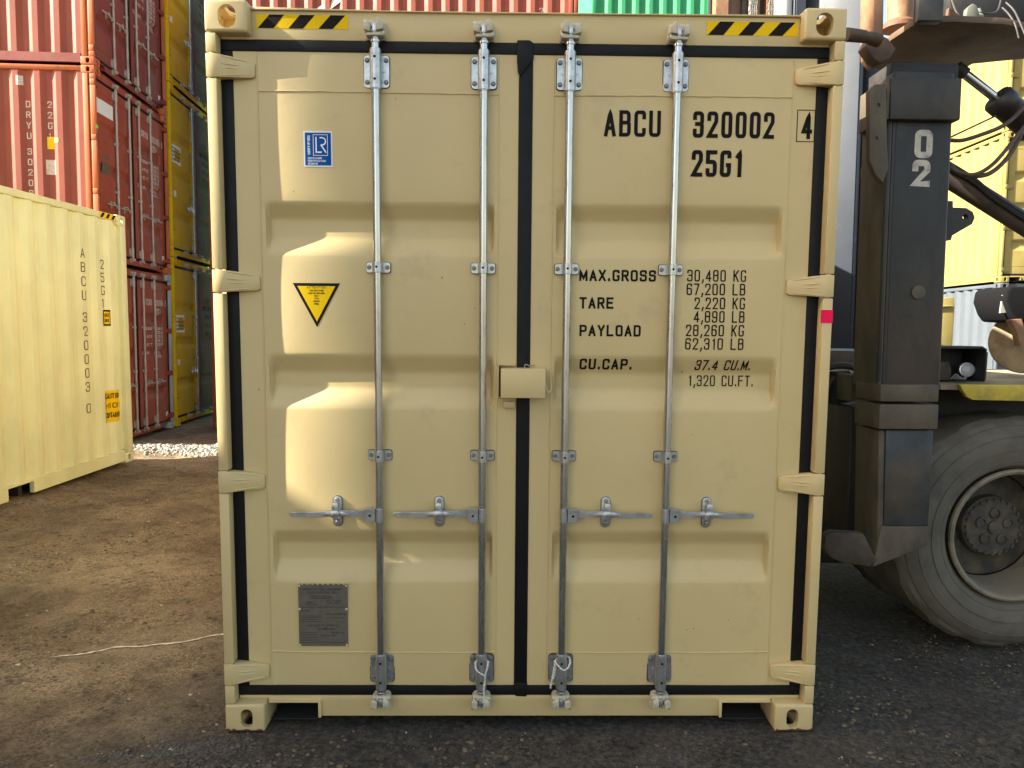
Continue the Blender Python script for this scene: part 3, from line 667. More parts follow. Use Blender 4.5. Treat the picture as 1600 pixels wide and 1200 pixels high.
# writing on other containers
def side_place(mat4, side, sgn, depth_fn):
    return None
# cream yellow neighbour: local +x side. panel outer face x=1.206, inner x=1.170, corrugation starts at y=.16
def corr_depth(u):
    q = (u-.16) % .278
    if q < .072: return 1.206
    if q < .140: return 1.206-.036*(q-.072)/.068
    if q < .210: return 1.170
    return 1.170+.036*(q-.210)/.068
SP = [c for c in kids(left) if c.name.startswith('side_panel')]; spR = max(SP, key=lambda c: c.data.vertices[0].co.x); spL = min(SP, key=lambda c: c.data.vertices[0].co.x)
pB = lambda a, b, l: (corr_depth(a)+.001+l, a, b)
for a_, st_, z_, p_ in ((5.156, 'ABCU 320003 0', 2.45, .150), (CL-.48, '25G1', 2.36, .145)):
    for c_ in st_:
        if c_ != ' ': s = MB(); text(s, c_, a_, z_-.105, .072*(ADV.get(c_, 4)/4), .105, .0125, pB, maxseg=.03); s.build('lettering', mat('sun_faded_ink', (.13, .105, .06), .7, var=.2, scale=30), spR, smooth=0)
        z_ -= p_*(.55 if c_ == ' ' else 1)
s = MB()
def patch(mb, y0, y1, z0, z1, l, mi, n=8):
    vs = []
    for i in range(n+1): a = y0+(y1-y0)*i/n; vs += [pB(a, z0, l), pB(a, z1, l)]
    mb.add(vs, [(2*i, 2*i+1, 2*i+3, 2*i+2) for i in range(n)], mi)
patch(s, CL-.50, CL-.24, .52, .88, .004, 0, 24)
for i, w_ in enumerate(('CAUTION', 'HIGH', 'CONTAINER')): text(s, w_, CL-.48, .79-.11*i, .22, .06, .010, lambda a, b, l: pB(a, b, .004+l), mi=1)
s.build('high_container_label', [YEL, INK], spR, smooth=0)
s = MB(); patch(s, CL-.46, CL-.36, 1.62, 1.80, .004, 0); patch(s, CL-.45, CL-.37, 1.64, 1.78, .006, 1); 
for z in (1.66, 1.72): text(s, '96', CL-.44, z, .06, .04, .007, lambda a, b, l: pB(a, b, .006+l), mi=0)
s.build('height_label', [INK, YEL], spR, smooth=0)
s = MB(); TR = [c for c in kids(left) if c.name.startswith('top_rail')]; tr = max(TR, key=lambda c: c.data.vertices[0].co.x)
s.add([(1.2155, a, z) for a, z in ((CL-.53, 2.822), (CL-.20, 2.822), (CL-.20, 2.88), (CL-.53, 2.88))], [(0, 1, 2, 3)], 0)
for k in range(3): a = CL-.52+k*.11; s.add([(1.2162, q, z) for q, z in ((a, 2.824), (a+.05, 2.824), (a+.10, 2.878), (a+.05, 2.878))], [(0, 1, 2, 3)], 1)
s.build('hazard_tape', [YELH, INK], tr, smooth=0)
# red container, second level: local -x side faces the camera
def side_panel_of(r_, neg=True):
    L_ = [c for c in kids(r_) if c.name.startswith('side_panel')]; return (min if neg else max)(L_, key=lambda c: c.data.vertices[0].co.x)
kk = CH/2.59
pN = lambda a, b, l: (-corr_depth(a)-.001-l, a, b)
def vt(x, ztop, st, par, w=.06, h=.085, step=.138):
    # on the -x side the text must run towards -y (left to right for the viewer looking along +x)
    z = ztop
    for c in st:
        if c != ' ': s = MB(); text(s, c, 0, z-h*kk, w*(ADV.get(c, 4)/4), h*kk, .014, lambda a, b, l: pN(x-a, b, l), 0); s.build('lettering', FADEINK, par, smooth=0)
        z -= step*kk*(.5 if c == ' ' else 1)
vt(.16+.278*3-.070, 2.36, 'DRYU 302069 9', side_panel_of(r2)); vt(.16+.278*2-.070, 2.36, '22G1', side_panel_of(r2))
def lab(parent, y0, y1, z0, z1, m_, name='label', n=12, off=.0008):
    q = MB(); vs = []
    for i in range(n+1): a = y0+(y1-y0)*i/n; vs += [pN(a, z0, off), pN(a, z1, off)]
    q.add(vs, [(2*i, 2*i+1, 2*i+3, 2*i+2) for i in range(n)]); q.build(name, m_, parent, smooth=0)
sp2 = side_panel_of(r2); lab(sp2, .57, .66, 1.66, 1.84, YEL, 'small_yellow_label'); lab(sp2, .50, .57, 1.76, 1.82, GREENTAPE, 'tape_mark'); lab(sp2, .56, .68, 1.28, 1.50, FADEINK, 'stencil_mark')
lab(sp2, .94, 1.02, 2.58, 2.72, FADEINK, 'stencil_mark')
q = MB(); q.box(-.06, 0, -.001, .0005, 1.98, 2.03); g_ = q.build('tape_mark', GREENTAPE, r2); g_.location = (-1.16, 0, 0)
e3 = [o for o in bpy.data.objects if o.get('label', '').startswith('faded red container showing')][0]; vt(.16+.278*2-.070, 1.98, '22G1', side_panel_of(e3), .07, .11, .16)
lab(side_panel_of(e3), .30, .40, 1.78, 1.87, FADEINK, 'stencil_mark')
# big faint white stroke of a logo on the same container
q = MB(); q.add([pN(a, b, .002) for a, b in ((4.35, 1.80), (3.95, 2.15), (3.72, 2.15), (4.12, 1.80))], [(0, 1, 2, 3)]); q.build('logo_stroke', FADEINK, side_panel_of(e3), smooth=0)
# door writing on the red containers (white) and labels on the yellow doors
for r_, extra_ in ((r1, 1), (r2, 2), (r3, 3)):
    ds = sorted([c for c in kids(r_) if c.name.startswith('door') and not c.name.startswith('door_g')], key=lambda d: d.data.vertices[0].co.x)
    def U(st, x, z, w, h, sw):
        for wd, x_, w_ in words(st, x, w, sw, 3): s = MB(); text(s, wd, x_, z, w_, h, sw, place_door, maxseg=.03, gap=3); s.build('lettering', FADEINK, ds[1], smooth=0)
    code = {1: ('TCKU', '333664', '5'), 2: ('DRYU', '302069', '9'), 3: ('TCLU', '318502', '1')}[extra_]
    U(code[0], .30, 2.30, .24, .11, .018); U(code[1], .66, 2.30, .34, .11, .018); U(code[2], 1.07, 2.30, .05, .11, .016); U('22G1', .66, 2.14, .22, .11, .018)
    for i, (a, b) in enumerate((('MAX.GROSS', '30,480 KG'), ('', '67,200 LB'), ('TARE', '2,220 KG'), ('', '4,890 LB'), ('NET', '28,260 KG'), ('', '62,310 LB'), ('CU.CAP.', '33.2 CU.M.'), ('', '1,172 CU.FT.'))):
        if a: U(a, .22, 1.86-.072*i, .30, .055, .012)
        U(b, .68, 1.86-.072*i, .26, .055, .011)
    q = MB(); flat(q, 1.0, 1.09, .24, .33, .002, 0); q.build('placard', WHITEP, ds[1], smooth=0)
    if extra_ == 2: q = MB(); flat(q, -1.10, -.62, 1.98+.28, 2.20+.28, .002, 0, n=6); q.build('white_notice', WHITEP, ds[0], smooth=0)
    if extra_ >= 2: q = MB(); flat(q, -.95, -.75, 2.28-.9, 2.55-.9, .002, 0, n=4); q.build('data_plate', PLATE, ds[0], smooth=0)
for r_ in [o for o in bpy.data.objects if o.get('label', '').startswith('yellow container')]:
    for c in kids(r_):
        for g_ in kids(c):
            if g_.name.split('.')[0] in ('locking_rod', 'rod_cam', 'rod_bracket', 'rod_guide', 'door_handle', 'handle_retainer') and not -.35 < g_.location.x < -.1: bpy.data.objects.remove(g_)
    ds = sorted([c for c in kids(r_) if c.name.startswith('door') and not c.name.startswith('door_g')], key=lambda d: d.data.vertices[0].co.x)
    q = MB(); flat(q, -1.08, -.66, 1.62, 1.92, .002, 0, n=6)
    for i, w_ in enumerate(('CAUTION', 'KEEP CLEAR', 'OF DOORS', 'WHEN OPEN')): text(q, w_, -1.04, 1.85-.065*i, .33, .038, .008, lambda a, b, l: place_door(a, b, .002+l), mi=1)
    q.build('white_notice', [WHITEP, INK], ds[0], smooth=0)
    q = MB(); flat(q, -1.0, -.90, 1.05, 1.15, .002, 0, n=2); q.build('round_label', WHITEP, ds[0], smooth=0)
    q = MB(); flat(q, -1.09, -.99, .46, .80, .002, 0, n=2); q.build('vent_cover', PLATE, ds[0], smooth=0)
    for i in range(5): s = MB(); text(s, 'TARE 2,220 KG' if i else 'TCNU 421', .4, 2.2-.16*i, .5, .07, .012, place_door, maxseg=.03); s.build('lettering', INK, ds[1], smooth=0)


# ------------------------------------------------------------------ ground
_lat = {}
def vnoise(x, y, sc, seed):
    if seed not in _lat: _lat[seed] = np.random.default_rng(seed).random((256, 256))
    L_ = _lat[seed]; X = x/sc+1000.3; Y = y/sc+1000.7; xi = np.floor(X).astype(int); yi = np.floor(Y).astype(int); fx = X-xi; fy = Y-yi
    fx = fx*fx*(3-2*fx); fy = fy*fy*(3-2*fy); g = lambda a, b: L_[a % 256, b % 256]
    return (g(xi, yi)*(1-fx)+g(xi+1, yi)*fx)*(1-fy)+(g(xi, yi+1)*(1-fx)+g(xi+1, yi+1)*fx)*fy-.5
def sstep(a, b, t): t = np.clip((t-a)/(b-a), 0, 1); return t*t*(3-2*t)
def height(x, y):
    x = np.asarray(x, float); y = np.asarray(y, float)
    h = .030*vnoise(x, y, 1.7, 1)+.016*vnoise(x, y, .55, 2)
    near = 1-sstep(9, 16, np.hypot(x, y))
    rough_ = .35+.9*sstep(-.1, .25, vnoise(x, y, .8, 9))
    h += near*rough_*(.018*vnoise(x, y, .16, 3)+.016*vnoise(x, y, .065, 4)+.008*vnoise(x, y, .034, 5))
    # keep it flat under the castings, raise it under the tilted container and the left neighbour
    under = sstep(-1.75, -1.3, x)*(1-sstep(1.3, 1.75, x)); h += under*np.clip(y, 0, 6.1)*.0235*(1-sstep(6.2, 7.4, y))*sstep(.25, .6, y)
    lf = (1-sstep(-4.75, -4.30, x))*sstep(-7.6, -7.0, x)*sstep(-.6, 0, y)*(1-sstep(6.0, 6.6, y)); h += lf*.070
    h -= .012
    flat_ = np.exp(-((np.abs(x)-1.14)**2/.04+(y-.05)**2/.06)); h = h*(1-flat_)+flat_*(-.003)
    h += .05*np.exp(-((y-7.25)/.42)**2)*sstep(-5.6, -5.2, x)*(1-sstep(-1.5, -1.0, x))       # gravel berm
    return h
def warp(n, c, a, half):
    t = np.linspace(-1, 1, n); k = np.arcsinh(half/a); return c+a*np.sinh(t*k)
gx = warp(760, -1.2, 3.2, 260); gy = warp(760, 1.4, 3.2, 260)
GX, GY = np.meshgrid(gx, gy, indexing='ij'); GZ = height(GX, GY); n = len(gx)
me = bpy.data.meshes.new('ground'); co = np.stack([GX, GY, GZ], -1).reshape(-1, 3)
ii = np.arange((n-1)*(n-1)); a_ = (ii//(n-1))*n+ii % (n-1); quads = np.stack([a_, a_+n, a_+n+1, a_+1], -1)
me.vertices.add(n*n); me.vertices.foreach_set('co', co.ravel()); me.loops.add(quads.size); me.loops.foreach_set('vertex_index', quads.ravel().astype(np.int32))
me.polygons.add(len(quads)); me.polygons.foreach_set('loop_start', np.arange(0, quads.size, 4, dtype=np.int32)); me.update(); me.validate()
me.polygons.foreach_set('use_smooth', [True]*len(quads))
def ground_mat():
    m = bpy.data.materials.new('yard_dirt'); m.use_nodes = True; t = m.node_tree; N, L = t.nodes, t.links; b = N['Principled BSDF']
    ge = N.new('ShaderNodeNewGeometry'); sep = N.new('ShaderNodeSeparateXYZ'); L.new(ge.outputs['Position'], sep.inputs[0])
    def noise(sc, det=6, ro=.6):
        q = N.new('ShaderNodeTexNoise'); q.inputs['Scale'].default_value = sc; q.inputs['Detail'].default_value = det; q.inputs['Roughness'].default_value = ro; L.new(ge.outputs['Position'], q.inputs['Vector']); return q.outputs[0]
    def ramp(i, a, ca, bb, cb):
        q = N.new('ShaderNodeValToRGB'); q.color_ramp.elements[0].position = a; q.color_ramp.elements[1].position = bb
        q.color_ramp.elements[0].color = (*ca, 1); q.color_ramp.elements[1].color = (*cb, 1); L.new(i, q.inputs[0]); return q.outputs[0]
    def mix(f, a, bb, mode='MIX'):
        q = N.new('ShaderNodeMixRGB'); q.blend_type = mode
        for k, v in ((0, f), (1, a), (2, bb)):
            if isinstance(v, (int, float)): q.inputs[k].default_value = v
            elif isinstance(v, tuple): q.inputs[k].default_value = (*v, 1)
            else: L.new(v, q.inputs[k])
        return q.outputs[0]
    def mth(op, a, bb):
        q = N.new('ShaderNodeMath'); q.operation = op
        for k, v in ((0, a), (1, bb)):
            if isinstance(v, (int, float)): q.inputs[k].default_value = v
            else: L.new(v, q.inputs[k])
        return q.outputs[0]
    brown = ramp(noise(.8, 9, .6), .38, (.120, .082, .048), .63, (.345, .275, .172))
    dbrown = ramp(noise(1.6, 9, .65), .35, (.050, .038, .028), .68, (.115, .088, .060))
    dark = ramp(noise(2.3, 8), .35, (.030, .030, .031), .68, (.058, .056, .055))
    # ground darkened towards the loader, own tone plus shade put into the colour, brown dirt to the left; ragged border
    v = mth('ADD', sep.outputs[0], mth('MULTIPLY', mth('SUBTRACT', noise(.9, 8, .65), .5), 1.9)); v = mth('ADD', v, mth('MULTIPLY', sep.outputs[1], -.9))
    f = ramp(mth('MULTIPLY', mth('ADD', v, 4.0), .2), .36, (0, 0, 0), .62, (1, 1, 1))
    f2 = ramp(mth('MULTIPLY', mth('ADD', mth('ADD', sep.outputs[0], mth('MULTIPLY', mth('SUBTRACT', noise(1.3, 8, .65), .5), 1.6)), 4.0), .2), .47, (0, 0, 0), .66, (1, 1, 1))
    col = mix(f2, mix(f, brown, dbrown), dark)
    col = mix(ramp(noise(38, 4), .40, (0, 0, 0), .75, (.35, .35, .35)), col, (.33, .27, .18))
    col = mix(ramp(noise(7, 9, .75), .50, (0, 0, 0), .68, (.7, .7, .7)), col, (.050, .038, .028))
    col = mix(ramp(noise(2.6, 8, .7), .52, (0, 0, 0), .70, (.5, .5, .5)), col, (.10, .075, .05))
    def voro(sc, sub):
        q = N.new('ShaderNodeTexVoronoi'); q.inputs['Scale'].default_value = sc; q.inputs['Randomness'].default_value = 1
        w = N.new('ShaderNodeVectorMath'); w.operation = 'ADD'; L.new(ge.outputs['Position'], w.inputs[0]); nn = N.new('ShaderNodeTexNoise'); nn.inputs['Scale'].default_value = sc*.6; L.new(ge.outputs['Position'], nn.inputs['Vector'])
        ws = N.new('ShaderNodeVectorMath'); ws.operation = 'SCALE'; ws.inputs['Scale'].default_value = .9/sc; L.new(nn.outputs['Color'], ws.inputs[0]); L.new(ws.outputs[0], w.inputs[1]); L.new(w.outputs[0], q.inputs['Vector']); return q
    v1 = voro(105, 0); v2 = voro(230, 0); v3 = voro(42, 0)
    def bw(o): q = N.new('ShaderNodeSeparateColor'); L.new(o, q.inputs[0]); return q.outputs[0]
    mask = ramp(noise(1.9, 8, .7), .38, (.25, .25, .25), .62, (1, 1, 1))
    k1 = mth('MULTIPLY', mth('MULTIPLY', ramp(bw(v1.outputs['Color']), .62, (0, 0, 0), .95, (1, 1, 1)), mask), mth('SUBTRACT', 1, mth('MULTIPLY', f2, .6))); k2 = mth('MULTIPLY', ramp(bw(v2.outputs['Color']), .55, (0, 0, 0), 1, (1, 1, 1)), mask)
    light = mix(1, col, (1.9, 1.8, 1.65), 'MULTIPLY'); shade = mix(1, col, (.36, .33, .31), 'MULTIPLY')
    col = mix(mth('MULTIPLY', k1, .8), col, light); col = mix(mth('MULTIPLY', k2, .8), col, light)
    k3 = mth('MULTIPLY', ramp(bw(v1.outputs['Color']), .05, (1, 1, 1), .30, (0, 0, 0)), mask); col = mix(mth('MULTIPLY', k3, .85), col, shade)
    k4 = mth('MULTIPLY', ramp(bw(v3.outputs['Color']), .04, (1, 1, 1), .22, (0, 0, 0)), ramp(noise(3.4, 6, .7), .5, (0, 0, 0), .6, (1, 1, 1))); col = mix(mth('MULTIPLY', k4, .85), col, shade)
    L.new(col, b.inputs['Base Color']); b.inputs['Roughness'].default_value = .88; b.inputs['Specular IOR Level'].default_value = .3
    hgt = mth('ADD', mth('MULTIPLY', noise(22, 9, .75), .030), mth('ADD', mth('MULTIPLY', noise(120, 4, .7), .006), mth('MULTIPLY', mth('MULTIPLY', mth('SUBTRACT', 1, v1.outputs['Distance']), k1), .010)))
    bp = N.new('ShaderNodeBump'); bp.inputs['Strength'].default_value = 1; bp.inputs['Distance'].default_value = 1; L.new(hgt, bp.inputs['Height']); L.new(bp.outputs[0], b.inputs['Normal'])
    return m
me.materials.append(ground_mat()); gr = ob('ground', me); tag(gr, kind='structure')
ICO = bmesh.new(); bmesh.ops.create_icosphere(ICO, subdivisions=1, radius=1); ICV = np.array([v.co[:] for v in ICO.verts]); ICF = np.array([[v.index for v in f.verts] for f in ICO.faces]); ICO.free()
def stones(name, xy, size, m, sink=.35, label=None, squash=.5):
    k = len(xy); V = ICV[None]*(1+rng.uniform(-.42, .42, (k, len(ICV), 1))); sc = size[:, None]*rng.uniform(.6, 1.25, (k, 3)); sc[:, 2] *= squash
    an = rng.uniform(0, 2*PI, k); c, s_ = np.cos(an)[:, None], np.sin(an)[:, None]; V = V*sc[:, None]
    V = np.stack([V[..., 0]*c-V[..., 1]*s_, V[..., 0]*s_+V[..., 1]*c, V[..., 2]], -1)
    z = height(xy[:, 0], xy[:, 1])+size*squash*(1-2*sink)*.5; V += np.stack([xy[:, 0], xy[:, 1], z], -1)[:, None]
    F = ICF[None]+np.arange(k)[:, None, None]*len(ICV); me = bpy.data.meshes.new(name); vv = V.reshape(-1, 3); ff = F.reshape(-1, 3)
    me.vertices.add(len(vv)); me.vertices.foreach_set('co', vv.ravel()); me.loops.add(ff.size); me.loops.foreach_set('vertex_index', ff.ravel().astype(np.int32))
    me.polygons.add(len(ff)); me.polygons.foreach_set('loop_start', np.arange(0, ff.size, 3, dtype=np.int32)); me.update(); me.materials.append(m)
    o = ob(name, me); tag(o, label, name.replace('_', ' '), kind='stuff'); return o
def scatter(k, x0, x1, y0, y1, dens=None):
    P = np.stack([rng.uniform(x0, x1, k), rng.uniform(y0, y1, k)], -1)
    if dens is not None: P = P[rng.random(len(P)) < dens(P[:, 0], P[:, 1])]
    return P
clump = lambda x, y: np.clip(.10+3.2*vnoise(x, y, .55, 21)+1.6*vnoise(x, y, .2, 22), .03, 1)
out_c = lambda x, y: (~((np.abs(x) < 1.22) & (y > .02) & (y < 6.1))).astype(float)
P = scatter(60000, -5.5, 3.4, -2.2, 7.0, lambda x, y: clump(x, y)*out_c(x, y)); 
stones('loose_clods', P, np.clip(rng.gamma(1.5, .0026, len(P))+.0018, 0, .013), mat('clod_earth', (.15, .108, .066), .95, var=.5, scale=9), label='dark crumbs of earth and grit scattered over the yard')
P = scatter(9000, -5.5, 3.4, -2.2, 6.6, lambda x, y: (clump(x+3, y)*.8+.08)*out_c(x, y)*np.where(x > -.8, .08, 1)); 
stones('pale_grit', P, rng.gamma(1.6, .0021, len(P))+.0014, mat('grit_pale', (.42, .36, .27), .9, var=.4, scale=20), label='small pale stones scattered over the brown dirt')
P = np.concatenate([np.stack([rng.normal(-1.30, .13, 1100), rng.normal(-.10, .035, 1100)], -1), np.stack([rng.normal(-1.08, .20, 700), rng.normal(-.27, .05, 700)], -1), np.stack([rng.normal(-1.55, .10, 300), rng.normal(-.16, .02, 300)], -1)])
stones('clod_heap', P, np.clip(rng.gamma(1.5, .0022, len(P))+.002, 0, .012), mat('dark_clod', (.095, .078, .060), .95, var=.4, scale=12), label='low heap of dark clods by the left bottom corner of the beige container')
P = scatter(9500, -5.5, -1.4, 6.55, 8.0, lambda x, y: np.exp(-((y-7.25-.12*np.sin(x*2.1))/.36)**4)); 
stones('gravel_strip', P, rng.uniform(.012, .030, len(P)), mat('white_gravel', (.22, .205, .18), .95, var=.5, scale=14), label='strip of pale gravel in the sun behind the left container', squash=.75)
# chalk line on the dirt
def atz(px, py, z=0.):
    d = CAM_D+CAM_R*((px-800)/CAM_F)-CAM_U*((py-600)/CAM_F); t = (z-CAM_P.z)/d.z; return CAM_P+d*t
q = MB(); pts = [atz(x, y) for x, y in ((78, 1026), (120, 1023), (160, 1017), (180, 1012), (215, 1010), (250, 1007), (280, 1004), (310, 999), (330, 994), (358, 992), (372, 991))]; C_ = catmull(pts, 14); vs = []
for i, p in enumerate(C_):
    w_ = .0085*random.uniform(.55, 1.35)*min(1, .3+i/26); vs += [(p.x, p.y-w_, float(height(p.x, p.y-w_))+.005), (p.x, p.y+w_, float(height(p.x, p.y+w_))+.005)]
q.add(vs, [(2*i, 2*i+2, 2*i+3, 2*i+1) for i in range(len(C_)-1)]); tag(q.build('chalk_line', mat('chalk', (.66, .57, .46), .95, var=.35, scale=50)), 'thin pale line scratched on the dirt left of the beige container', 'line marking')


# ------------------------------------------------------------------ container handler on the right
STEEL = mat('worn_dark_steel', (.022, .021, .021), .5, metal=.2, var=.4, scale=5, bump=.0015, bscale=30, dirt=(.060, .042, .028), damt=.38, dscale=2.6, stretch=(1, 1, .45))
STEELB = mat('worn_blue_steel', (.034, .042, .050), .45, metal=.3, var=.4, scale=5, bump=.001, bscale=30, dirt=(.085, .064, .044), damt=.55, dscale=3.4)
TANST = mat('muddy_steel', (.082, .064, .042), .7, var=.3, scale=6, bump=.002, bscale=40, dirt=(.035, .03, .025), damt=.4, dscale=7, stretch=(1, 1, .4))
RUSTS = mat('rusty_steel', (.15, .068, .034), .7, var=.35, scale=7, bump=.002, bscale=50, dirt=(.07, .035, .022), damt=.35, dscale=5)
RUSTL = mat('pale_rust', (.21, .115, .060), .65, var=.3, scale=8, bump=.002, bscale=50, dirt=(.16, .07, .035), damt=.35, dscale=6)
NAVY = mat('navy_paint', (.009, .014, .026), .6, var=.2, scale=3, dirt=(.05, .05, .06), damt=.12, dscale=8)
SLATE = mat('slate_blue_paint', (.020, .027, .040), .6, var=.15, scale=3, dirt=(.05, .055, .06), damt=.06, dscale=22)
CHROME = mat('chromed_rod', (.60, .62, .65), .16, metal=1, var=.06)
HOSE = mat('hydraulic_hose', (.035, .028, .024), .6, var=.3, scale=20)
DARK = mat('greasy_black', (.008, .009, .010), .65, var=.3, scale=8, dirt=(.04, .033, .026), damt=.25, dscale=4)
FEND = mat('fender_yellow', (.50, .38, .04), .5, var=.15, scale=6, dirt=(.20, .15, .06), damt=.35, dscale=5)
DUST = mat('dusty_deck', (.27, .22, .14), .8, var=.25, scale=5, dirt=(.12, .09, .05), damt=.4, dscale=4)
TYRE = mat('dusty_tyre', (.105, .092, .070), .8, var=.25, scale=3.5, bump=.0015, bscale=60, dirt=(.045, .044, .042), damt=.3, dscale=2.2)
RIM = mat('dusty_rim', (.21, .175, .120), .7, var=.25, scale=6, dirt=(.06, .055, .045), damt=.4, dscale=6)
veh = empty('container_handler', (2.47, .95, 0)); tag(veh, 'container handler on the right with a worn leg marked 02 and a big dusty tyre', 'container handler')
def vb(m, name, mats, parent=None, **k):
    p = parent or veh; off = veh.location if p == veh else veh.location
    m.v = [tuple(Vector(v)-veh.location) for v in m.v]; return m.build(name, mats, p, **k)
def ppx(poly, Y, th, m=None, mi=0):
    m = m or MB(); m.prism([(lambda p: (p.x, p.z))(at(a, b, Y)) for a, b in poly], Y, Y+th, 'y', mi); return m
def pbox(x0, x1, y0, y1, Y, th, m=None, mi=0, ref=None):
    ref = ref or (y0+y1)/2; A = at(x0, ref, Y).x; B = at(x1, ref, Y).x; m = m or MB(); xm = (x0+x1)/2
    return m.box(A, B, Y, Y+th, at(xm, y1, Y).z, at(xm, y0, Y).z, mi)
# main leg
leg = vb(pbox(1386, 1479, 110, 605, .30, .23, ref=400), 'support_leg', STEEL, bevel=.012, seg=3)
m = pbox(1380, 1386, 188, 605, .296, .236, ref=400); vb(m, 'guide_rail', TANST, bevel=.003)
m = ppx([(1359, 250), (1359, 141), (1367, 132), (1384, 131), (1386, 220), (1388, 262), (1380, 285), (1368, 272)], .255, .035)
for a, b in ((1372, 164), (1369, 216)): m.cyl(at(a, b, .256), at(a, b, .2545), .010, n=12, mi=1)
vb(m, 'end_plate', [TANST, DARK], bevel=.004)
vb(pbox(1392, 1503, 121, 187, .265, .26, ref=150), 'leg_collar', STEEL, bevel=.008)
m = pbox(1385, 1391.5, 122, 186, .275, .24, ref=150); vb(m, 'wear_strip', TANST, bevel=.004)
vb(pbox(1376, 1467.5, 601, 628, .262, .235), 'leg_collar', TANST, bevel=.006); vb(pbox(1374, 1466.5, 632, 671, .262, .235), 'leg_collar', TANST, bevel=.006)
vb(ppx([(1373, 672), (1384, 672), (1380, 868), (1370, 866)], .295, .22), 'leg_foot_casing', TANST, bevel=.01)
vb(ppx([(1384.5, 672), (1459, 672), (1451, 822), (1381, 822)], .290, .22), 'leg_foot_panel', STEELB, bevel=.006)
vb(ppx([(1364, 886), (1377, 822.5), (1451, 822.5), (1449, 853)], .286, .20), 'foot_skid', TANST, bevel=.003)
vb(ppx([(1288, 858), (1290, 838), (1302, 832), (1350, 834), (1371, 876), (1360, 886), (1318, 880), (1298, 872)], .280, .06), 'foot_toe', mat('brown_cast', (.042, .029, .020), .75, var=.3, scale=9, bump=.002, bscale=40, dirt=(.07, .055, .038), damt=.3, dscale=7), bevel=.008)
m = pbox(1380, 1384, 180, 596, .292, .02, ref=400); m = pbox(1392, 1394, 190, 596, .298, .02, m, ref=400); vb(m, 'leg_rib', STEEL, bevel=.001)
pY = lambda a, b, l: (a, .300-l, b)
for ch, x0, x1, y0, y1 in (('0', 1428, 1458, 203, 247), ('2', 1424, 1454, 250, 292)):
    A = at(x0, y1, .30); B = at(x1, y0, .30); s = MB(); text(s, ch, A.x, A.z, B.x-A.x, B.z-A.z, .027, pY); vb(s, 'lettering', mat('worn_stencil_white', (.42, .39, .34), .7, var=.2, scale=30, dirt=(.12, .11, .10), damt=.28, dscale=28), smooth=0)
c_ = at(1434, 457, .30); vb(MB().lathe([(0, .030), (.008, .030), (.010, .026), (.010, .005)], (c_.x, .300, c_.z), (0, -1, 0), 24), 'round_plug', TANST)
lug = MB(); P_ = [at(a, b, .42) for a, b in ((1476, 314), (1489, 314), (1489, 324), (1510, 325), (1520, 331), (1523, 340), (1519, 350), (1488, 368), (1486, 375), (1476, 375))]
lug.prism([(p.x, p.z) for p in P_], .42, .455); ch = at(1508.5, 339, .42); cut = MB().cyl((ch.x, .3, ch.z), (ch.x, .6, ch.z), .013, n=16)
lm = boolean_mesh(lug.mesh('lug', STEEL), [cut.mesh('c', STEEL)]); lo = ob('lug_bracket', lm, veh); lo.location = -veh.location
# wide plate above the leg, seen from below
zp = 3.0; pl_ = [atz(a, b, zp) for a, b in ((1356, 98), (1392, 63), (1433, 36), (1490, 34), (1570, 38), (1625, 50), (1700, 80), (1600, 92), (1520, 100), (1500, 111), (1440, 120), (1384, 118))]
m = MB().prism([(p.x, p.y) for p in pl_], zp, zp+.028, 'z'); vb(m, 'base_plate', mat('rust_brown_plate', (.105, .062, .035), .6, var=.3, scale=4, bump=.002, bscale=40, dirt=(.035, .028, .02), damt=.4, dscale=3), bevel=.003)
vb(pbox(1392, 1498, 98, 124, .34, .20), 'neck_block', DARK, bevel=.004)
m = MB(); m.cyl(at(1322, 54, .10), at(1350, 57, .12), .027, .025, n=18); m.cyl(at(1348, 57, .12), at(1372, 62, .14), .020, .030, n=18); vb(m, 'twistlock_pin', mat('dark_rust', (.07, .042, .025), .7, var=.4, scale=20, bump=.002, bscale=60))
vb(ppx([(1352, 72), (1360, 56), (1368, 50), (1388, 60), (1400, 76), (1390, 92), (1376, 98), (1366, 92)], .22, .07), 'pin_bracket', MATS['dark_rust'], bevel=.004)
vb(ppx([(1366.5, -60), (1382, -60), (1380, 60), (1378, 96), (1366, 82), (1365, 52)], .225, .12), 'side_plate', RUSTL, bevel=.003)
A = at(1406, 40, .62); B = at(1406, -60, .62); vb(MB().cyl(A, B, .055, n=24), 'lift_ram', RUSTL); vb(MB().lathe([(0, .075), (.02, .075), (.035, .06)], at(1404, 46, .62), (0, 0, 1), 24), 'ram_collar', RUSTS)
vb(pbox(1437, 1476, -60, 32, .24, .045), 'upright_box', STEELB, bevel=.004)
vb(ppx([(1477, -60), (1640, -60), (1640, 34), (1540, 30), (1500, 33), (1486, 20)], .75, .5), 'boom_head', DARK, bevel=.01)
m = ppx([(1508, 36), (1512, 12), (1520, 5), (1526, 8), (1531, 20), (1529, 36)], .35, .03); m.cyl(at(1528, 15, .4), at(1534, 30, .38), .012, n=10); vb(m, 'valve_block', mat('grey_green_paint', (.11, .12, .095), .6, var=.2), bevel=.003)
vb(ppx([(1480, 32), (1483, 12), (1500, 24), (1504, 32)], .33, .02), 'gusset', RUSTS)
for pts in (((1531, 19, .38), (1548, 21, .40), (1560, 14, .42), (1566, -12, .45)), ((1566, 12, .40), (1576, 22, .36), (1586, 38, .32), (1592, 60, .3)), ((1572, 4, .42), (1584, 16, .38), (1594, 36, .33), (1604, 60, .3)), ((1484, -12, .5), (1492, 14, .45), (1500, 26, .40), (1508, 30, .36))):
    vb(MB().tube(catmull([at(*p) for p in pts], 6), .004), 'hydraulic_hose', HOSE)
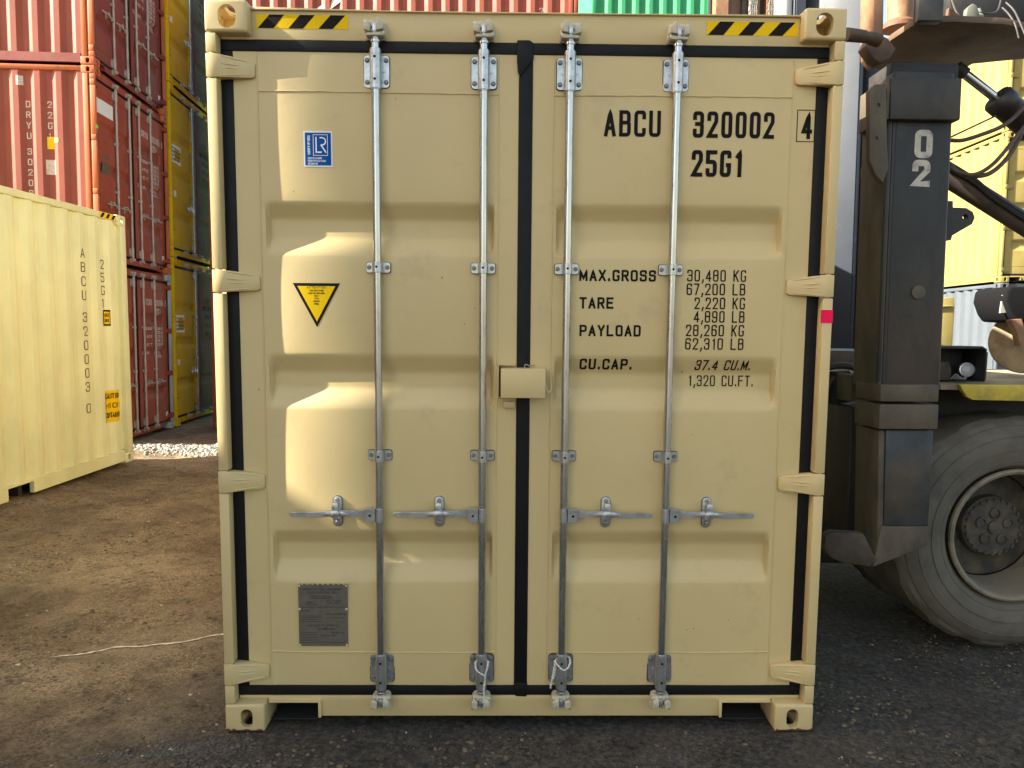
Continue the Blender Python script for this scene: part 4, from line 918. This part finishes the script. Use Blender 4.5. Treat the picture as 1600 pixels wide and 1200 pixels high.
# tilt cylinder and hoses right of the leg
vb(MB().cyl(at(1498, 108, .62), at(1562, 158, .62), .021, n=20), 'piston_rod', CHROME)
vb(MB().cyl(at(1494, 105, .62), at(1508, 116, .62), .030, n=18), 'rod_eye', DARK)
a, b = at(1556, 152, .62), at(1660, 240, .62); d_ = (b-a).normalized(); vb(MB().lathe([(0, .058), (.012, .068), (.06, .068), (.07, .062), (.5, .062)], a, d_, 24), 'cylinder_barrel', mat('soot_barrel', (.022, .018, .018), .5, var=.3), smooth=40)
vb(MB().tube(catmull([at(*p) for p in ((1486, 214, .5), (1520, 198, .5), (1556, 181, .52))], 6), .004), 'hydraulic_hose', HOSE)
HB = mat('brown_hose', (.075, .045, .035), .6, var=.3, scale=20)
for pts, r_ in ((((1484, 219, .5), (1505, 219, .5), (1540, 208, .5), (1568, 196, .5), (1590, 178, .52), (1612, 150, .55)), .0095), (((1484, 262, .48), (1500, 270, .48), (1525, 272, .48), (1552, 256, .48), (1580, 224, .5), (1602, 196, .52), (1625, 170, .52)), .009), (((1484, 256, .5), (1496, 268, .5), (1520, 275, .5), (1548, 270, .5), (1576, 244, .52), (1598, 205, .52), (1618, 172, .52)), .0105)):
    vb(MB().tube(catmull([at(*p) for p in pts], 7), r_, 10), 'hydraulic_hose', HB)
a, b = at(1470, 268, .72), at(1680, 400, .72); vb(MB().cyl(a, b, .052, n=20), 'boom_strut', mat('strut_grime', (.085, .062, .048), .6, var=.35, scale=6, dirt=(.03, .025, .022), damt=.4, dscale=6))
for da, r_ in ((-12, .012), (-6, .009), (-2, .007)): vb(MB().tube(catmull([at(1480, 266+da, .66), at(1520, 286+da*.6, .655), (at(1560, 318+da*.7, .655)), at(1680, 396+da, .66)], 5), r_), 'steel_pipe', STEEL)
# deck, fender lip, lamp box
zd = at(1560, 601, .76).z; m = MB().box(at(1470, 600, .78).x, 5.6, .78, 2.55, zd-.03, zd); vb(m, 'deck', DUST, bevel=.004)
vb(ppx([(1500, 600.5), (1740, 604), (1740, 630), (1520, 625), (1511, 620), (1505, 611)], .745, .034), 'fender_lip', FEND, bevel=.004)
vb(MB().box(at(1470, 600, .78).x, 5.6, 1.2, 2.5, .42, zd-.035), 'chassis', DARK, bevel=.01)
m = ppx([(1466, 543), (1536, 543), (1541, 546), (1543, 552), (1541, 590), (1537, 597), (1466, 597)], 1.0, .012); m = ppx([(1466, 541), (1536, 541), (1543, 546), (1542, 549), (1536, 545), (1466, 545)], .80, .20, m); m = ppx([(1541, 548), (1544, 551), (1541, 592), (1538, 597), (1538, 590)], .80, .20, m)
lb = vb(m, 'lamp_box', DARK, bevel=.002)
lc = at(1515, 579, .88); m = MB(); m.lathe([(0, .015), (.01, .034), (.03, .040), (.045, .038), (.047, .034)], lc+Vector((0, .05, 0)), (-.2, -1, .1), 22); m.lathe([(0, .033), (.004, .028), (.008, .010)], lc+Vector((-.009, .003, .005)), (-.2, -1, .1), 22, mi=1)
vb(m, 'work_lamp', [GALV, mat('lamp_glass', (.35, .38, .40), .15, var=.1)])
for k in range(3): vb(MB().tube(catmull([at(1486+4*k, 592, .86), at(1494+3*k, 585+3*k, .85), at(1502+3*k, 592, .86), at(1510, 588, .88)], 5), .004), 'cable', mat('cable_grey', (.18, .18, .20), .5))
vb(ppx([(1463, 566), (1483, 564), (1487, 578), (1486, 594), (1463, 594)], .92, .08), 'pump_body', TANST, bevel=.006)
# things standing on the deck
yc = ppx([(1458, 467), (1491, 464), (1492, 480), (1487, 562), (1486, 575), (1458, 575)], 2.3, .14); yc = ppx([(1459, 478), (1490, 477), (1490, 479.5), (1459, 480)], 2.285, .015, yc); vb(yc, 'side_cover', C_SUNY, bevel=.006)
m = MB(); cc = at(1602, 534, 1.5); m.lathe([(0, .150), (.01, .185), (.03, .190), (.035, .165), (.06, .12), (.07, .12), (.10, .165), (.105, .190), (.125, .185), (.13, .15)], cc, (-.55, -.80, 0), 32); vb(m, 'cable_drum', mat('tan_drum', (.22, .17, .10), .8, var=.3, scale=9, dirt=(.10, .07, .04), damt=.35, dscale=6), smooth=50)
vb(ppx([(1574, 452), (1582, 447), (1700, 446), (1700, 508), (1586, 502), (1578, 490), (1571, 470)], 1.25, .30), 'filter_housing', mat('matt_black_plastic', (.008, .008, .009), .95, var=.1, spec=.08), bevel=.02, seg=3)
vb(ppx([(1567, 461), (1573, 455), (1579, 488), (1563, 489)], 1.28, .012), 'mud_flap', mat('grey_flap', (.30, .30, .25), .7))
vb(ppx([(1580, 500), (1597, 498), (1603, 520), (1606, 538), (1594, 541), (1590, 522)], 1.2, .05), 'drum_bracket', RUSTL, bevel=.004)
# beam, rams and dark frame seen between the leg and the container
vb(pbox(1262, 1346, 549, 571, 1.05, .18), 'cross_beam', mat('beam_grime', (.10, .065, .045), .7, var=.35, scale=9, dirt=(.03, .025, .02), damt=.4, dscale=9, stretch=(3, 1, .5)), bevel=.004)
vb(pbox(1262, 1346, 545.5, 548.5, 1.05, .18), 'beam_edge', C_GREYB)
vb(MB().tube(catmull([at(1262, 590, .8), at(1292, 575, .8), at(1312, 571, .8), at(1330, 573, .8), at(1345, 580, .82)], 7), .018, 10), 'hydraulic_hose', HOSE)
vb(MB().cyl(at(1318, 604, .85), at(1350, 606, .95), .075, n=24).cyl(at(1300, 606, .80), at(1318, 604, .85), .085, n=24), 'pivot_ram', DARK)
vb(MB().tube(catmull([at(1290, 630, .82), at(1296, 600, .80), at(1310, 586, .80), at(1326, 582, .82)], 7), .012, 10), 'hydraulic_hose', HOSE)
vb(ppx([(1286, 640), (1346, 628), (1346, 840), (1286, 836)], 1.10, .10), 'frame_plate', DARK, bevel=.004); vb(pbox(1326, 1340, 636, 838, .62, .3), 'frame_post', STEEL, bevel=.006)
vb(pbox(1330, 1346, 586, 628, .60, .16), 'ram_clevis', TANST, bevel=.006)
vb(MB().box(1.75, 5.4, 1.3, 2.4, .30, .75), 'axle_housing', DARK, bevel=.03)
# front wheels
def wheel(cy, label=None):
    cxz = (at(1586, 834, .79)); cx, cz = cxz.x, .618; w = vb(MB().cyl((cx, cy+.24, cz), (cx, cy+.33, cz), .12, n=24), 'wheel', DARK)
    prof = [(.05, .345), (.015, .37), (-.012, .43), (-.018, .50), (-.004, .545), (.022, .575), (.03, .578), (.040, .600), (.075, .622), (.20, .628), (.325, .622), (.36, .600), (.39, .575), (.405, .54), (.42, .45), (.40, .37), (.37, .345)]
    m = MB(); N_ = 112; rings = []
    for k in range(N_):
        a = 2*PI*k/N_; bar_ = 1 if k % 8 in (0, 1, 2, 3, 4) else 0; rr = []
        for h, q in prof:
            q2 = q-(0.012 if (not bar_ and .59 < q) else 0); rr.append((cx+q2*math.cos(a), cy+h, cz+q2*math.sin(a)))
        rings.append(rr)
    vs = [p for r_ in rings for p in r_]; L_ = len(prof); m.add(vs, [(k*L_+i, k*L_+i+1, ((k+1) % N_)*L_+i+1, ((k+1) % N_)*L_+i) for k in range(N_) for i in range(L_-1)])
    for rr_, hh in ((.455, -.0165), (.525, -.012), (.395, .004)): m.tube([(cx+rr_*math.cos(2*PI*i/80), cy+hh, cz+rr_*math.sin(2*PI*i/80)) for i in range(81)], .0035, 6)
    vb(m, 'tyre', TYRE, w, smooth=28)
    m = MB(); m.lathe([(.03, .335), (.018, .350), (.004, .347), (.000, .338), (.006, .325), (.020, .318), (.035, .316), (.05, .312), (.16, .300), (.27, .296)], (cx, cy, cz), (0, 1, 0), 64)
    m.f = m.f[:-2]; m.m = m.m[:-2]; vb(m, 'rim', RIM, w, smooth=30)
    m = MB(); m.lathe([(.30, .296), (.275, .29), (.26, .20), (.245, .17), (.20, .165), (.185, .150), (.18, .05), (.178, .001)], (cx, cy, cz), (0, 1, 0), 48)
    for k in range(5): a = 2*PI*k/5+.3; p = (cx+.078*math.cos(a), cy+.182, cz+.078*math.sin(a)); m.lathe([(0, .030), (-.012, .029), (-.014, .022), (-.006, .020), (-.006, .004)], p, (0, 1, 0), 18)
    for k in range(24): a = 2*PI*k/24; m.cyl((cx+.148*math.cos(a), cy+.20, cz+.148*math.sin(a)), (cx+.148*math.cos(a), cy+.176, cz+.148*math.sin(a)), .0095, n=8)
    m.lathe([(.18, .038), (.168, .036), (.165, .028), (.165, .004)], (cx, cy, cz), (0, 1, 0), 20)
    vb(m, 'hub', mat('greasy_hub', (.040, .037, .030), .7, var=.3, scale=14, dirt=(.11, .088, .058), damt=.5, dscale=9), w, smooth=30)
wheel(.775); wheel(1.26)
# mast behind the container
mz0, mz1 = .5, at(1300, -60, 2.5).z
def mastbox(x0, x1, Y, th, m_, name, z0=mz0, **k): A = at(x0, 10, Y).x; B = at(x1, 10, Y).x; return vb(MB().box(A, B, Y, Y+th, z0, mz1), name, m_, **k)
xs_ = at(1337, 300, 2.5).x
a_ = at(1336, 300, 2.28); b_ = at(1225, 300, 2.62); vb(MB().prism([(a_.x, 2.28), (b_.x, 2.62), (b_.x+.03, 2.68), (a_.x+.05, 2.42)], zd+.02, mz1, 'z'), 'mast_channel', SLATE, bevel=.006)
vb(MB().box(a_.x+.003, a_.x+.03, 2.285, 2.40, zd+.02, mz1), 'mast_edge', NAVY, bevel=.004)
xc = at(1352, 300, 2.6).x; vb(MB().cyl((xc, 2.62, zd), (xc, 2.62, mz1), .078, n=28), 'lift_cylinder', NAVY)
s = MB(); zc = at(1348, 272, 2.54).z
for i in range(10):
    a0, a1 = R(205+i*10), R(215+i*10); 
    if i == 1: continue
    h0 = .046 if i > 2 else .03; s.add([(xc+.0795*math.cos(a0), 2.62+.0795*math.sin(a0), zc-h0), (xc+.0795*math.cos(a1), 2.62+.0795*math.sin(a1), zc-h0), (xc+.0795*math.cos(a1), 2.62+.0795*math.sin(a1), zc+.046), (xc+.0795*math.cos(a0), 2.62+.0795*math.sin(a0), zc+.046)], [(0, 1, 2, 3)])
vb(s, 'yellow_band', YEL, smooth=0)
vb(ppx([(1318, 68), (1362, 66), (1352, 86), (1342, 98), (1332, 97), (1326, 84), (1318, 86), (1315, 98), (1309, 102)], 2.40, .03), 'hook_plate', C_BLUG, bevel=.003)
vb(ppx([(1322, 92), (1327, 84), (1334, 90), (1338, 124), (1332, 130), (1322, 108)], 2.36, .03), 'hook_plate', NAVY, bevel=.003)
mastbox(1119, 1138, 2.5, .10, RUSTL, 'mast_flange', z0=2.2); mastbox(1139, 1158, 2.58, .1, mat('brown_channel', (.12, .065, .045), .6, var=.3, scale=4), 'mast_web', z0=2.2); mastbox(1159, 1171, 2.55, .1, STEEL, 'mast_web', z0=2.2)
mastbox(1184, 1187, 2.5, .06, RUSTL, 'mast_flange', z0=2.2); mastbox(1187.5, 1197, 2.6, .08, TANST, 'mast_web', z0=2.2); mastbox(1198, 1202, 2.5, .05, RUSTL, 'mast_flange', z0=2.2)
mastbox(1245, 1259, 2.45, .10, SLATE, 'mast_flange', z0=2.2); mastbox(1259.5, 1274, 2.56, .10, NAVY, 'mast_web', z0=2.2)
mastbox(1110, 1250, 2.75, .06, STEEL, 'mast_back_plate', z0=2.2)
xw = at(1223, 10, 2.5).x; vb(MB().cyl((xw, 2.52, 2.2), (xw, 2.52, mz1), .070, n=28), 'lift_cylinder', C_WHITE); xw = at(1241, 10, 2.5).x; vb(MB().cyl((xw, 2.5, 2.2), (xw, 2.5, mz1), .012, n=12), 'steel_pipe', CHROME)
for xa in (1177, 1206):
    m = MB(); x_ = at(xa, 10, 2.5).x; z_ = 3.6; k = 0
    while z_ < mz1:
        for j in range(4): m.box(x_-.026+j*.014+(.003 if k % 2 else 0), x_-.018+j*.014+(.003 if k % 2 else 0), 2.49, 2.53, z_, z_+.033)
        m.cyl((x_-.03, 2.50, z_+.036), (x_+.03, 2.50, z_+.036), .009, n=6); z_ += .038; k += 1
    vb(m, 'leaf_chain', mat('chain_steel', (.32, .30, .27), .5, metal=.5, var=.5, scale=60), smooth=0)
